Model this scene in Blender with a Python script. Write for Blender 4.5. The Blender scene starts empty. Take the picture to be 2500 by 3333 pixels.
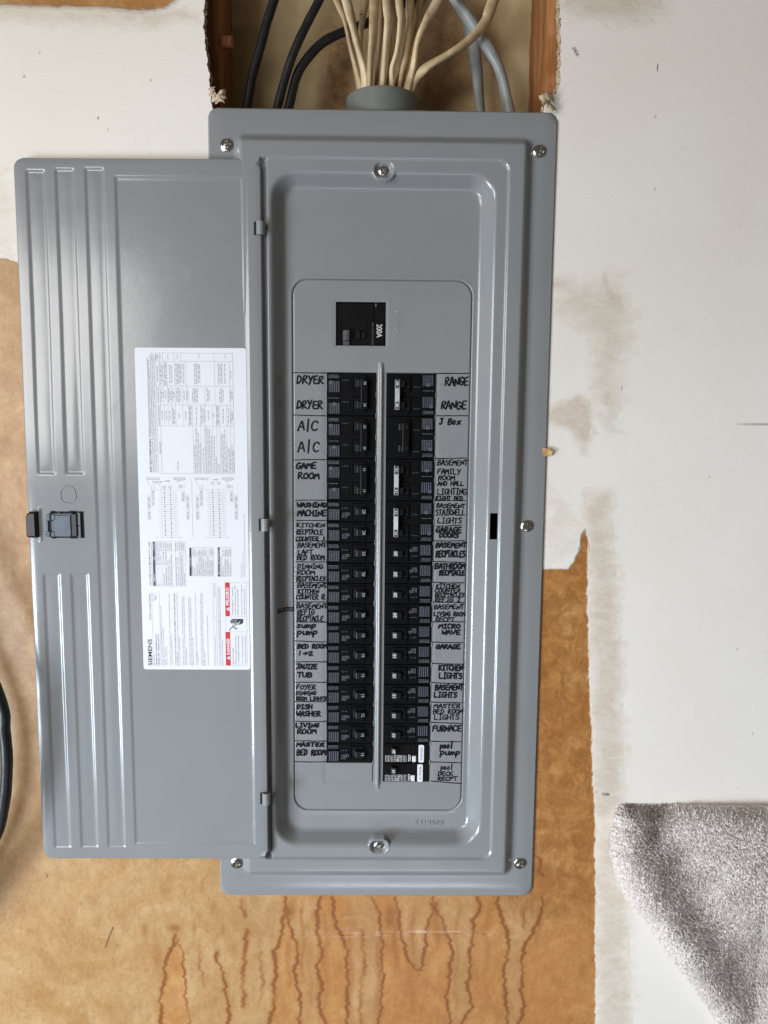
import bpy, math, random
import numpy as np
from mathutils import Vector, Matrix
random.seed(7); rng = np.random.default_rng(7)
SC = bpy.context.scene
COL = SC.collection
# ------------------------------------------------------------------ camera
CP = np.array([-0.0064253, -0.9513182, 0.1265582]); PIT, YAW, ROL, FPX = 0.1140702, -0.0120249, 0.0093076, 2500.0
CX, CY = 1250.0, 1666.5
def _rx(a): c, s = math.cos(a), math.sin(a); return np.array([[1,0,0],[0,c,-s],[0,s,c]])
def _ry(a): c, s = math.cos(a), math.sin(a); return np.array([[c,0,s],[0,1,0],[-s,0,c]])
def _rz(a): c, s = math.cos(a), math.sin(a); return np.array([[c,-s,0],[s,c,0],[0,0,1]])
RM = _rz(ROL) @ _rx(PIT) @ _ry(YAW) @ np.array([[1,0,0],[0,0,-1],[0,1,0.]])   # rows: right, down, forward
cam = bpy.data.cameras.new("camera"); camo = bpy.data.objects.new("camera", cam); COL.objects.link(camo)
cam.sensor_fit = 'VERTICAL'; cam.sensor_height = 24; cam.lens = 24 * FPX / 3333.0
cam.clip_start = .02; cam.clip_end = 50
camo.matrix_world = Matrix([list(r) + [p] for r, p in zip(np.stack([RM[0], -RM[1], -RM[2]], 1), CP)] + [[0,0,0,1]])
SC.camera = camo
# ------------------------------------------------------------------ world, lamps, exposure (indoor: window daylight from the left)
W = bpy.data.worlds.new("World"); SC.world = W; W.use_nodes = True
W.node_tree.nodes['Background'].inputs[0].default_value = (.50, .44, .38, 1)
W.node_tree.nodes['Background'].inputs[1].default_value = .20
def area(name, loc, aim, sx, sy, power, col):
    l = bpy.data.lights.new(name, 'AREA'); l.shape = 'RECTANGLE'; l.size = sx; l.size_y = sy; l.energy = power; l.color = col
    o = bpy.data.objects.new(name, l); COL.objects.link(o); o.location = loc
    o.rotation_euler = (Vector(aim) - Vector(loc)).to_track_quat('-Z', 'Y').to_euler()
    return o
area("window_light", (-1.62, -1.85, .40), (0, 0, .05), 1.5, .80, 35, (1.0, .97, .93))
dl = area("low_fill_light", (-2.0, -1.70, -.85), (.40, 0, -.72), .9, .9, 24, (.76, .88, 1.0)); dl.data.spread = math.radians(85)  # added cool fill lamp, beam narrowed onto the lower wall and panel
area("tape_glare_light", (.10, -2.0, -1.955), (.05, 0, -.55), .85, .13, 5.0, (.86, .86, 1.0))  # added strip lamp, set low to put the glare on the tape
SC.view_settings.view_transform = 'Standard'; SC.view_settings.look = 'None'
SC.view_settings.exposure = 0; SC.view_settings.gamma = 1

# ------------------------------------------------------------------ helpers
def at(px, py, h=0.0):
    """point of the photograph -> (x, z) on the plane h metres in front of the panel's flange"""
    d = np.array([(px-CX)/FPX, (py-CY)/FPX, 1.0]) @ RM
    t = (-h - CP[1]) / d[1]; p = CP + t*d
    return float(p[0]), float(p[2])
def crop(x0, y0, s): return lambda x, y: (x0 + x/s, y0 + y/s)
KA = crop(900, 880, 2.212); KB = crop(900, 1480, 2.37); KC = crop(900, 1980, 2.37)
KD = crop(400, 1650, 3.687); KE = crop(400, 1100, 3.687)
K2 = crop(0, 2500, 1.3272); K3 = crop(1250, 2500, 1.3272); KL = crop(80, 1550, 4.74)

class MB:
    def __init__(s): s.v = []; s.f = []
    def add(s, vs, fs):
        n = len(s.v); s.v += [tuple(map(float, p)) for p in vs]; s.f += [tuple(i+n for i in f) for f in fs]; return s
    def box(s, x0, x1, z0, z1, h0, h1, b=0.0):
        """h = towards the viewer (-y); b chamfers the front rim"""
        if b <= 0:
            vs = [(x0,-h0,z0),(x1,-h0,z0),(x1,-h0,z1),(x0,-h0,z1),(x0,-h1,z0),(x1,-h1,z0),(x1,-h1,z1),(x0,-h1,z1)]
            fs = [(4,5,6,7),(0,1,5,4),(1,2,6,5),(2,3,7,6),(3,0,4,7),(3,2,1,0)]
        else:
            m = h1-b
            vs = [(x0,-h0,z0),(x1,-h0,z0),(x1,-h0,z1),(x0,-h0,z1),(x0,-m,z0),(x1,-m,z0),(x1,-m,z1),(x0,-m,z1),
                  (x0+b,-h1,z0+b),(x1-b,-h1,z0+b),(x1-b,-h1,z1-b),(x0+b,-h1,z1-b)]
            fs = [(8,9,10,11),(3,2,1,0)]
            for i in range(4):
                j = (i+1) % 4; fs += [(i,j,j+4,i+4),(i+4,j+4,j+8,i+8)]
        return s.add(vs, fs)
    def prism(s, uh, z0, z1, b=0):
        """cross-section polygon in (x,h), extruded along z"""
        n = len(uh)
        cx = sum(p[0] for p in uh)/n; ch = sum(p[1] for p in uh)/n
        rings = [(z0, .86 if b else 1), (z0+b, 1), (z1-b, 1), (z1, .86 if b else 1)] if b else [(z0,1),(z1,1)]
        vs = [(cx+(x-cx)*k, -(ch+(h-ch)*k), z) for z, k in rings for x, h in uh]
        fs = [tuple(range(n)), tuple(range((len(rings)-1)*n, len(rings)*n))[::-1]]
        for r in range(len(rings)-1):
            for i in range(n):
                j = (i+1) % n; fs.append((r*n+i, (r+1)*n+i, (r+1)*n+j, r*n+j))
        return s.add(vs, fs)
    def quad(s, pts, h):
        n = len(pts); return s.add([(x, -h, z) for x, z in pts], [tuple(range(n))])
    def tube(s, pts, r, n=10, flat=1.0, twist=0.0, cap=True):
        P = [Vector(p) for p in pts]; rs = r if hasattr(r, '__len__') else [r]*len(P)
        up = Vector((0,1,0)); rings = []
        for i, p in enumerate(P):
            t = (P[min(i+1, len(P)-1)] - P[max(i-1, 0)]).normalized()
            a = up.cross(t); a = a.normalized() if a.length > 1e-5 else Vector((1,0,0)); b = t.cross(a)
            ph = twist*i
            rings.append([p + (a*math.cos(q)*math.cos(ph)-b*math.cos(q)*math.sin(ph))*rs[i] + (a*math.sin(ph)+b*math.cos(ph))*math.sin(q)*rs[i]*flat for q in [2*math.pi*k/n for k in range(n)]])
        vs = [v for rg in rings for v in rg]; fs = []
        for i in range(len(P)-1):
            for k in range(n):
                m = (k+1) % n; fs.append((i*n+k, i*n+m, (i+1)*n+m, (i+1)*n+k))
        if cap: fs += [tuple(range(n))[::-1], tuple(range((len(P)-1)*n, len(P)*n))]
        return s.add(vs, fs)
    def mesh(s, name, mat, smooth=None):
        me = bpy.data.meshes.new(name); me.from_pydata(s.v, [], s.f); me.validate(); me.update()
        me.materials.append(mat)
        if smooth is not None: shade(me, smooth)
        return me
    def build(s, name, mat, parent=None, smooth=None): return obj(name, s.mesh(name, mat, smooth), parent)
def fixn(me):
    import bmesh
    b = bmesh.new(); b.from_mesh(me); bmesh.ops.recalc_face_normals(b, faces=b.faces); b.to_mesh(me); b.free()
def shade(me, ang):
    me.shade_smooth() if hasattr(me, 'shade_smooth') else None
    try: me.set_sharp_from_angle(angle=math.radians(ang))
    except Exception: pass
def obj(name, me, parent=None, loc=None, rot=None):
    o = bpy.data.objects.new(name, me); COL.objects.link(o)
    if parent: o.parent = parent
    if loc is not None: o.location = loc
    if rot is not None: o.rotation_euler = rot
    return o
def tag(o, label=None, cat=None, group=None, kind=None):
    for k, v in (('label', label), ('category', cat), ('group', group), ('kind', kind)):
        if v: o[k] = v
    return o
def grid_mesh(name, X, Z, hf, mat, keep=None, yoff=0.0, smooth=True, warp=None):
    """height field over the lines X, Z; hf(x,z)->h ; keep(xc,zc)-> face mask; warp(x,z)->x,z"""
    gx, gz = np.meshgrid(X, Z); h = hf(gx, gz) + yoff
    if warp: gx, gz = warp(gx, gz)
    n, m = gx.shape
    co = np.stack([gx, -h, gz], -1).reshape(-1, 3)
    idx = np.arange(n*m).reshape(n, m)
    q = np.stack([idx[:-1,:-1], idx[:-1,1:], idx[1:,1:], idx[1:,:-1]], -1).reshape(-1, 4)
    if keep is not None:
        xc = (X[:-1]+X[1:])/2; zc = (Z[:-1]+Z[1:])/2; a, b = np.meshgrid(xc, zc)
        q = q[keep(a, b).ravel()]
    me = bpy.data.meshes.new(name)
    me.vertices.add(len(co)); me.vertices.foreach_set('co', co.ravel().astype(np.float32))
    me.loops.add(q.size); me.loops.foreach_set('vertex_index', q.ravel().astype(np.int32))
    me.polygons.add(len(q)); me.polygons.foreach_set('loop_start', np.arange(0, q.size, 4, dtype=np.int32))
    try: me.polygons.foreach_set('loop_total', np.full(len(q), 4, np.int32))
    except Exception: pass
    me.polygons.foreach_set('use_smooth', np.full(len(q), bool(smooth)))
    me.update(calc_edges=True); me.validate(); me.materials.append(mat)
    return me
def lines(lo, hi, coarse, fine, feats):
    """graded line positions: fine near the features (pos, reach), exact at each listed pos"""
    must = sorted(set([lo, hi] + [round(p, 6) for p, r in feats if lo < p < hi])); out = [lo]
    for a, b in zip(must[:-1], must[1:]):
        p = a
        while p < b - 1e-7:
            near = any(abs(p-c) <= r + fine for c, r in feats)
            st = fine if near else min([coarse] + [max(fine, abs(c-p)-r) for c, r in feats if c > p])
            p = min(b, p + st)
            if b-p < fine*.3: p = b
            out.append(p)
    return np.array(out)
def rr(x, z, x0, x1, z0, z1, r):
    """signed distance to a rounded rectangle (negative inside)"""
    qx = np.abs(x-(x0+x1)/2)-(x1-x0)/2+r; qz = np.abs(z-(z0+z1)/2)-(z1-z0)/2+r
    return np.hypot(np.maximum(qx,0), np.maximum(qz,0)) + np.minimum(np.maximum(qx,qz),0) - r
def sm(a, b, v):
    t = np.clip((v-a)/(b-a), 0, 1); return t*t*(3-2*t)
def ramp(a, b, v, k=.28):
    """linear slope with rounded ends (pressed sheet metal)"""
    t = np.clip((v-a)/(b-a), -1, 2)
    f = lambda u: np.where(u < -k, 0, np.where(u > k, u, (u+k)**2/(4*k)))
    return f(t) - f(t-1)
# ------------------------------------------------------------------ materials
def new_mat(name):
    m = bpy.data.materials.new(name); m.use_nodes = True; n = m.node_tree.nodes; return m, n, m.node_tree.links, n['Principled BSDF']
def N(nt, t, **k):
    n = nt.nodes.new(t)
    for a, b in k.items():
        if a in n.bl_rna.properties: setattr(n, a, b)
        else: n.inputs[a].default_value = b
    return n
def noise(nt, scale, detail=4, rough=.55, dist=0., vec=None, ax=None):
    t = N(nt, 'ShaderNodeTexNoise'); t.inputs['Scale'].default_value = scale; t.inputs['Detail'].default_value = detail
    t.inputs['Roughness'].default_value = rough; t.inputs['Distortion'].default_value = dist
    src = vec
    if src is None:
        tc = N(nt, 'ShaderNodeTexCoord'); src = tc.outputs['Object']
    if ax:
        mp = N(nt, 'ShaderNodeMapping'); mp.inputs['Scale'].default_value = ax; nt.links.new(src, mp.inputs['Vector']); src = mp.outputs['Vector']
    nt.links.new(src, t.inputs['Vector']); return t
def cr(nt, fac, stops):
    r = N(nt, 'ShaderNodeValToRGB'); e = r.color_ramp.elements
    while len(e) < len(stops): e.new(.5)
    for i, (p, c) in enumerate(stops):
        e[i].position = p; e[i].color = (c if hasattr(c, '__len__') else (c,c,c)) + (1,) if not hasattr(c, '__len__') or len(c) == 3 else c
    nt.links.new(fac, r.inputs[0]); return r
def mix(nt, f, a, b, mode='MIX'):
    m = N(nt, 'ShaderNodeMix', data_type='RGBA', blend_type=mode)
    for s, v in ((m.inputs[0], f), (m.inputs[6], a), (m.inputs[7], b)):
        if isinstance(v, bpy.types.NodeSocket): nt.links.new(v, s)
        elif isinstance(v, (int, float)): s.default_value = v
        else: s.default_value = tuple(v) + (1,)
    return m.outputs[2]
def math_(nt, op, a, b=0., c=0., clamp=False):
    m = N(nt, 'ShaderNodeMath', operation=op); m.use_clamp = clamp
    for i, v in enumerate((a, b, c)):
        if isinstance(v, bpy.types.NodeSocket): nt.links.new(v, m.inputs[i])
        else: m.inputs[i].default_value = v
    return m.outputs[0]
def bump(nt, hsock, strength, dist, bsdf, prev=None):
    b = N(nt, 'ShaderNodeBump'); b.inputs['Strength'].default_value = strength; b.inputs['Distance'].default_value = dist
    nt.links.new(hsock, b.inputs['Height'])
    if prev: nt.links.new(prev, b.inputs['Normal'])
    nt.links.new(b.outputs[0], bsdf.inputs['Normal']); return b.outputs[0]
def attr(nt, name):
    a = N(nt, 'ShaderNodeAttribute'); a.attribute_name = name; return a.outputs['Fac']

def simple(name, col, rough=.5, metal=0., var=.12, nscale=60, bmp=0., bscale=400, spec=.5, dirt_shade=None, ax=None):
    m, n, l, b = new_mat(name); nt = m.node_tree
    t = noise(nt, nscale, 5, .6, ax=ax)
    lo = tuple(c*(1-var) for c in col); hi = tuple(min(1, c*(1+var)) for c in col)
    r = cr(nt, t.outputs['Fac'], [(.3, lo), (.7, hi)])
    l.new(r.outputs[0], b.inputs['Base Color']); b.inputs['Roughness'].default_value = rough; b.inputs['Metallic'].default_value = metal
    b.inputs['Specular IOR Level'].default_value = spec
    if bmp:
        t2 = noise(nt, bscale, 3, .5, ax=ax); bump(nt, t2.outputs['Fac'], bmp, .001, b)
    return m
def paint(name, peel):
    m, n, l, b = new_mat(name); nt = m.node_tree
    t = noise(nt, 5, 4, .6); t2 = noise(nt, 900, 2, .5); t3 = noise(nt, 260, 3, .5); t4 = noise(nt, 9, 3, .5)
    c = cr(nt, t.outputs['Fac'], [(.3, (.236, .243, .246)), (.7, (.256, .263, .266))])
    sp = cr(nt, noise(nt, 1500, 1, .5).outputs['Fac'], [(.25, .93), (.75, 1.0)])
    l.new(mix(nt, .6, c.outputs[0], sp.outputs[0], 'MULTIPLY'), b.inputs['Base Color'])
    r = cr(nt, noise(nt, 22, 7, .75, .8).outputs['Fac'], [(.35, .16), (.62, .20), (.75, .34)]); l.new(r.outputs[0], b.inputs['Roughness'])
    b.inputs['Specular IOR Level'].default_value = .62
    p = bump(nt, t3.outputs['Fac'], peel, .0006, b); bump(nt, noise(nt, 14, 2, .4).outputs['Fac'], peel*1.2, .004, b, p)
    return m
M = {}
M['paint'] = paint('grey_enamel', .05)
M['doorpaint'] = paint('grey_enamel_door', .07)
M['black'] = simple('black_plastic', (.004, .004, .0045), .40, var=.25, nscale=120, bmp=.10, bscale=900, spec=.14)
M['blackgloss'] = simple('gloss_black_plastic', (.006, .006, .0065), .16, var=.2, spec=.5)
M['handle'] = simple('handle_plastic', (.010, .010, .011), .36, var=.2, bmp=.05, spec=.20)
M['handlegrey'] = simple('grey_handle_plastic', (.075, .077, .082), .34, var=.2, bmp=.05, spec=.6)  # lighter grey than the breaker handles
M['sticker'] = simple('navy_rating_sticker', (.010, .012, .020), .42, var=.15)
M['print'] = simple('pale_print', (.22, .235, .27), .6, var=.3, nscale=900)
M['white_print'] = simple('white_print', (.60, .60, .60), .5, var=.05)
M['dim_print'] = simple('faint_moulded_print', (.05, .05, .055), .5)
M['void'] = simple('dark_inside', (.004, .004, .004), .8)
M['tie'] = simple('handle_tie_metal', (.11, .11, .11), .42, metal=.8, var=.2, nscale=200, bmp=.1)
M['steel'] = simple('zinc_screw_steel', (.62, .61, .58), .20, metal=1, var=.15, nscale=500, bmp=.1, bscale=800)
M['latch'] = simple('slate_latch_plastic', (.075, .10, .125), .38, var=.25, nscale=90, bmp=.12, bscale=500)
M['latchblack'] = simple('black_latch_plastic', (.014, .013, .012), .45, var=.2)
M['paper'] = simple('white_label_paper', (.74, .75, .79), .45, var=.015, nscale=20, spec=.3)
M['ink'] = simple('label_ink', (.018, .018, .02), .5, var=.2)
M['ink2'] = simple('thin_label_ink', (.05, .05, .055), .5, var=.2)
M['ink3'] = simple('fine_label_ink', (.14, .14, .15), .5, var=.2)
M['red'] = simple('red_print', (.62, .018, .022), .45, var=.06)
M['marker'] = simple('black_marker_ink', (.008, .008, .011), .7, var=.4, nscale=300, spec=.12)
M['whiteplastic'] = simple('white_plastic', (.70, .70, .68), .4, var=.04)
M['cream'] = simple('cream_cable_sheath', (.70, .56, .36), .5, var=.22, nscale=45, bmp=.3, bscale=120, ax=(1,1,.25))
_nt = M['cream'].node_tree; _b = _nt.nodes['Principled BSDF']; _src = _b.inputs['Base Color'].links[0].from_socket
_oi = N(_nt, 'ShaderNodeObjectInfo'); _v = cr(_nt, _oi.outputs['Random'], [(0., (.72, .66, .56)), (.5, (.95, .93, .88)), (1., (1., 1., 1.))])
_sm = cr(_nt, noise(_nt, 16, 4, .7).outputs['Fac'], [(.36, (.55, .46, .36)), (.56, (1., 1., 1.))])
_nt.links.new(mix(_nt, .8, mix(_nt, 1., _src, _v.outputs[0], 'MULTIPLY'), _sm.outputs[0], 'MULTIPLY'), _b.inputs['Base Color'])
M['blackcable'] = simple('black_cable_sheath', (.012, .012, .013), .42, var=.5, nscale=60, bmp=.3, bscale=90)
M['greycable'] = simple('grey_cable_sheath', (.27, .285, .275), .38, var=.2, nscale=40, bmp=.2, bscale=60)
M['pvc'] = simple('grey_green_pvc', (.17, .185, .16), .45, var=.12, nscale=30, bmp=.06, bscale=300)
M['gypsum'] = simple('broken_gypsum', (.50, .40, .27), .9, var=.35, nscale=220, bmp=.9, bscale=350)
M['flake'] = simple('torn_brown_paper', (.45, .27, .10), .7, var=.35, nscale=150)
# wood studs
def wood():
    m, n, l, b = new_mat('stained_pine'); nt = m.node_tree
    tc = N(nt, 'ShaderNodeTexCoord')
    t = noise(nt, 9, 6, .6, 1.2, tc.outputs['Object'], (9, 9, .55)); g = noise(nt, 60, 4, .7, .4, tc.outputs['Object'], (12, 12, .35))
    c = cr(nt, t.outputs['Fac'], [(.3, (.19, .062, .018)), (.5, (.33, .125, .038)), (.68, (.46, .20, .065))])
    c2 = cr(nt, g.outputs['Fac'], [(.35, .62), (.6, 1.0)])
    l.new(mix(nt, .8, c.outputs[0], c2.outputs[0], 'MULTIPLY'), b.inputs['Base Color']); b.inputs['Roughness'].default_value = .55
    bump(nt, g.outputs['Fac'], .4, .001, b); return m
M['wood'] = wood()
def backboard():
    m, n, l, b = new_mat('stained_paper_board'); nt = m.node_tree
    t = noise(nt, 4, 5, .6, .6); f = noise(nt, 55, 6, .75)
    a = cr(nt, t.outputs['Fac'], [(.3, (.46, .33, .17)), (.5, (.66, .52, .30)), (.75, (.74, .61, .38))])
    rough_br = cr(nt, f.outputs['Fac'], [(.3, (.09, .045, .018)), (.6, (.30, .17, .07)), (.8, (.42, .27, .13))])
    l.new(mix(nt, attr(nt, 'stain_shade'), a.outputs[0], rough_br.outputs[0]), b.inputs['Base Color'])
    b.inputs['Roughness'].default_value = .8; bump(nt, f.outputs['Fac'], .35, .002, b); return m
M['backboard'] = backboard()
def wallmat():
    m, n, l, b = new_mat('brown_paper_wall_with_white_coat'); nt = m.node_tree
    tc = N(nt, 'ShaderNodeTexCoord'); O = tc.outputs['Object']
    # --- glue-brown paper
    n1 = noise(nt, 13, 7, .62, 1.1, O); n2 = noise(nt, 46, 6, .7, .8, O); n3 = noise(nt, 230, 3, .6, 0, O)
    org = cr(nt, n1.outputs['Fac'], [(.28, (.39, .165, .042)), (.5, (.48, .220, .064)), (.70, (.56, .295, .108))])
    tan = cr(nt, n1.outputs['Fac'], [(.28, (.40, .215, .078)), (.5, (.475, .285, .125)), (.72, (.55, .37, .19))])
    base = mix(nt, attr(nt, 'tan'), org.outputs[0], tan.outputs[0])
    blot = cr(nt, n2.outputs['Fac'], [(.40, 1.0), (.62, 0.0)])
    mot = math_(nt, 'MULTIPLY', blot.outputs[0], attr(nt, 'mottle'), clamp=True)
    base = mix(nt, math_(nt, 'MULTIPLY', mot, .72, clamp=True), base, (.29, .115, .028))
    n5 = noise(nt, 120, 5, .75, .5, O, (1, 1, .5)); base = mix(nt, .85, base, cr(nt, n5.outputs['Fac'], [(.3, (.80, .74, .66)), (.6, (1.04, 1.03, 1.0))]).outputs[0], 'MULTIPLY')
    # thin meandering tide marks
    ab = math_(nt, 'ABSOLUTE', math_(nt, 'SUBTRACT', noise(nt, 17, 3, .6, .9, O).outputs['Fac'], .5))
    tide = cr(nt, ab, [(.0, 1.0), (.012, 0.0)])
    gate = cr(nt, noise(nt, 7, 2, .5, 0, O).outputs['Fac'], [(.45, 0.), (.62, .55)])
    tm = math_(nt, 'MULTIPLY', math_(nt, 'MULTIPLY', tide.outputs[0], gate.outputs[0]), attr(nt, 'tide'), clamp=True)
    base = mix(nt, tm, base, (.34, .17, .06))
    # drip edges
    st = math_(nt, 'ADD', math_(nt, 'MULTIPLY', attr(nt, 'stain'), math_(nt, 'ADD', .45, n1.outputs['Fac'])), math_(nt, 'MULTIPLY', math_(nt, 'SUBTRACT', n2.outputs['Fac'], .5), .5))
    stf = cr(nt, st, [(.10, 0.), (.30, .36), (.48, .62), (.78, .95)])
    base = mix(nt, stf.outputs[0], base, cr(nt, st, [(.25, (.36, .150, .036)), (.6, (.245, .080, .018))]).outputs[0])
    fine = cr(nt, n3.outputs['Fac'], [(.3, .90), (.7, 1.06)])
    base = mix(nt, .8, base, fine.outputs[0], 'MULTIPLY')
    # --- white coat, rubbed thin in places
    w1 = noise(nt, 3.2, 5, .55, .3, O)
    wh = cr(nt, w1.outputs['Fac'], [(.3, (.79, .73, .645)), (.7, (.85, .805, .735))])
    smear = noise(nt, 38, 7, .72, .7, O, (1, 1, 1.6)); fib = noise(nt, 260, 5, .75, 0, O, (.35, 1, 2.2))
    sf = math_(nt, 'ADD', smear.outputs['Fac'], math_(nt, 'MULTIPLY', math_(nt, 'SUBTRACT', fib.outputs['Fac'], .5), .9))
    sfr = math_(nt, 'ADD', sf, math_(nt, 'MULTIPLY', attr(nt, 'rub'), .62))
    rubm = cr(nt, math_(nt, 'MULTIPLY', sfr, .6), [(.36, 0.), (.50, .30), (.72, .85)])
    whc = mix(nt, rubm.outputs[0], wh.outputs[0], cr(nt, fib.outputs['Fac'], [(.35, (.50, .38, .26)), (.62, (.68, .59, .49))]).outputs[0])
    speck = cr(nt, noise(nt, 75, 1, .3, 0, O).outputs['Fac'], [(.83, 0.), (.86, .5)])
    whc = mix(nt, speck.outputs[0], whc, (.20, .16, .12))
    scr = math_(nt, 'ABSOLUTE', math_(nt, 'SUBTRACT', noise(nt, 2.1, 1, .5, .35, O, (1.3, 1, .55)).outputs['Fac'], .47))
    scl = cr(nt, scr, [(.0, .10), (.0010, 0.)])
    wa = math_(nt, 'ADD', attr(nt, 'white'), math_(nt, 'MULTIPLY', math_(nt, 'SUBTRACT', sf, .5), .42))
    wm = cr(nt, wa, [(.36, 0.), (.52, .7), (.70, 1.)])
    colr = mix(nt, wm.outputs[0], base, whc)
    mk = cr(nt, attr(nt, 'mark'), [(.15, 0.), (.8, .9)])
    colr = mix(nt, mk.outputs[0], colr, (.045, .03, .02))
    l.new(colr, b.inputs['Base Color'])
    rg = mix(nt, wm.outputs[0], (.36,)*3, (.62,)*3)
    rg = mix(nt, attr(nt, 'tape'), rg, (.13,)*3)
    l.new(rg, b.inputs['Roughness']); b.inputs['Specular IOR Level'].default_value = .45
    it = math_(nt, 'SUBTRACT', 1.0, attr(nt, 'tape'))
    p = bump(nt, math_(nt, 'MULTIPLY', n3.outputs['Fac'], it), .10, .001, b)
    p = bump(nt, math_(nt, 'MULTIPLY', sf, math_(nt, 'MULTIPLY_ADD', it, .93, .07)), .18, .002, b, p); bump(nt, wm.outputs[0], .8, .0014, b, p)
    return m
M['wall'] = wallmat()
def carpetmat():
    m, n, l, b = new_mat('grey_carpet'); nt = m.node_tree
    t = noise(nt, 300, 3, .75); t2 = noise(nt, 30, 4, .6)
    c = cr(nt, t.outputs['Fac'], [(.3, (.52, .455, .42)), (.5, (.66, .595, .555)), (.72, (.77, .715, .675))])
    c2 = mix(nt, cr(nt, t2.outputs['Fac'], [(.45, 0.), (.75, .35)]).outputs[0], c.outputs[0], (.40, .31, .24))
    d = mix(nt, math_(nt, 'MULTIPLY', attr(nt, 'dirt_shade'), .8, clamp=True), c2, (.13, .095, .06))
    l.new(d, b.inputs['Base Color']); b.inputs['Roughness'].default_value = .95; b.inputs['Specular IOR Level'].default_value = .15
    return m
M['carpet'] = carpetmat()

# ------------------------------------------------------------------ text
def text_mesh(s, mat, bold=0.0, res=2, ext=0.0, bev=0.0, name='lettering'):
    cu = bpy.data.curves.new('t', 'FONT'); cu.body = s; cu.size = 1; cu.resolution_u = res; cu.offset = bold; cu.extrude = ext; cu.bevel_depth = bev
    o = bpy.data.objects.new('t', cu); COL.objects.link(o); bpy.context.view_layer.update()
    me = bpy.data.meshes.new_from_object(o.evaluated_get(bpy.context.evaluated_depsgraph_get()))
    COL.objects.unlink(o); bpy.data.objects.remove(o); bpy.data.curves.remove(cu)
    me.name = name; me.materials.clear(); me.materials.append(mat); return me
_tc = {}
def text_geo(s, bold=0., res=1):
    """flat glyph vertices and faces in unit em space, cached"""
    k = (s, bold, res)
    if k not in _tc:
        me = text_mesh(s, M['ink'], bold, res)
        v = np.array([p.co[:2] for p in me.vertices]) if len(me.vertices) else np.zeros((0, 2))
        f = [tuple(p.vertices) for p in me.polygons]; bpy.data.meshes.remove(me); _tc[k] = (v, f)
    return _tc[k]
def put_text(mb, s, org, right, up, cap, length=None, bold=0., res=1, h=None, P=None):
    """org/right/up are 2D in some plane; P maps (a, b) -> 3D point"""
    v, f = text_geo(s, bold, res)
    if not len(v): return
    x0, x1 = v[:,0].min(), v[:,0].max(); sy = cap/.69; sx = (length/(x1-x0)) if length else sy
    pts = [P(org[0] + right[0]*(a-x0)*sx + up[0]*b*sy, org[1] + right[1]*(a-x0)*sx + up[1]*b*sy) for a, b in v]
    mb.add(pts, f)

# ------------------------------------------------------------------ the wall
WY = -.004                                  # wall face stands 4 mm behind the flange face (h)
def pl_dist(x, z, pts, jit=0., seed=0):
    """distance to a polyline on the wall, with a ragged edge"""
    d = np.full(x.shape, 9.); 
    if jit:
        r = np.random.default_rng(seed); ph = r.uniform(0, 6.28, 6); fr = np.array([55, 130, 270, 420, 640, 900]); am = np.array([1.2, .9, .7, .6, .5, .42])
        off = sum(a*np.sin(f*z+p) for a, f, p in zip(am, fr, ph))*jit
        x = x + off
    for (ax, az), (bx, bz) in zip(pts[:-1], pts[1:]):
        dx, dz = bx-ax, bz-az; L = dx*dx+dz*dz + 1e-12
        t = np.clip(((x-ax)*dx+(z-az)*dz)/L, 0, 1); d = np.minimum(d, np.hypot(x-ax-t*dx, z-az-t*dz))
    return d
def inpoly(x, z, pts):
    c = np.zeros(x.shape, bool); n = len(pts)
    for i in range(n):
        (ax, az), (bx, bz) = pts[i], pts[(i+1) % n]
        if az == bz: continue
        k = (az > z) != (bz > z); c ^= k & (x < (bx-ax)*(z-az)/(bz-az)+ax)
    return c
def polysd(x, z, pts, jit=0, seed=1):
    d = pl_dist(x, z, pts+[pts[0]], jit, seed); return np.where(inpoly(x, z, pts), -d, d)
def wp(K, pts): return [at(*K(a, b), WY) for a, b in pts]
PXL = lambda a, b: (a, b)
EL = wp(PXL, [(660, -300), (666, 0), (663, 75), (667, 136), (682, 256), (687, 330), (700, 380), (715, 520)])
ER = wp(PXL, [(1826, -300), (1820, 0), (1825, 110), (1824, 190), (1820, 285), (1806, 308), (1782, 330), (1770, 350), (1768, 520)])
def edge_x(E, z):
    zs = [p[1] for p in E][::-1]; xs = [p[0] for p in E][::-1]
    return np.interp(z, zs, xs) + .0006*np.sin(z*310)+.0005*np.sin(z*770+1)+.0004*np.sin(z*1430)
XL0, XR0, ZB = -.235, .225, .425
xl = lines(-.95, .95, .02, .0016, [(0.0, .52), (XL0, .0), (XR0, .0), (-.1825, 0), (.1825, 0)])
zl = lines(-1.25, .95, .02, .0034, [(.10, .62), (ZB, .0), (.4715, 0)])
zl = np.unique(np.round(np.concatenate([zl[(zl > -.44)], lines(-.70, -.44, .003, .0014, [(-.57, .13)]), lines(-1.25, -.70, .03, .003, [(-.70, .02)])]), 6))
def wall_warp(x, z):
    aL = np.interp(z, [ZB-.03, ZB], [0, 1]); fL = np.clip(1-np.abs(x-XL0)/.05, 0, 1); fR = np.clip(1-np.abs(x-XR0)/.05, 0, 1)
    return x + aL*(fL*(edge_x(EL, z)-XL0) + fR*(edge_x(ER, z)-XR0)), z
TAPE = wp(PXL, [(905, 2985), (930, 3037), (1250, 3042), (1680, 3030), (905, 2965), (1300, 2985)])
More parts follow.
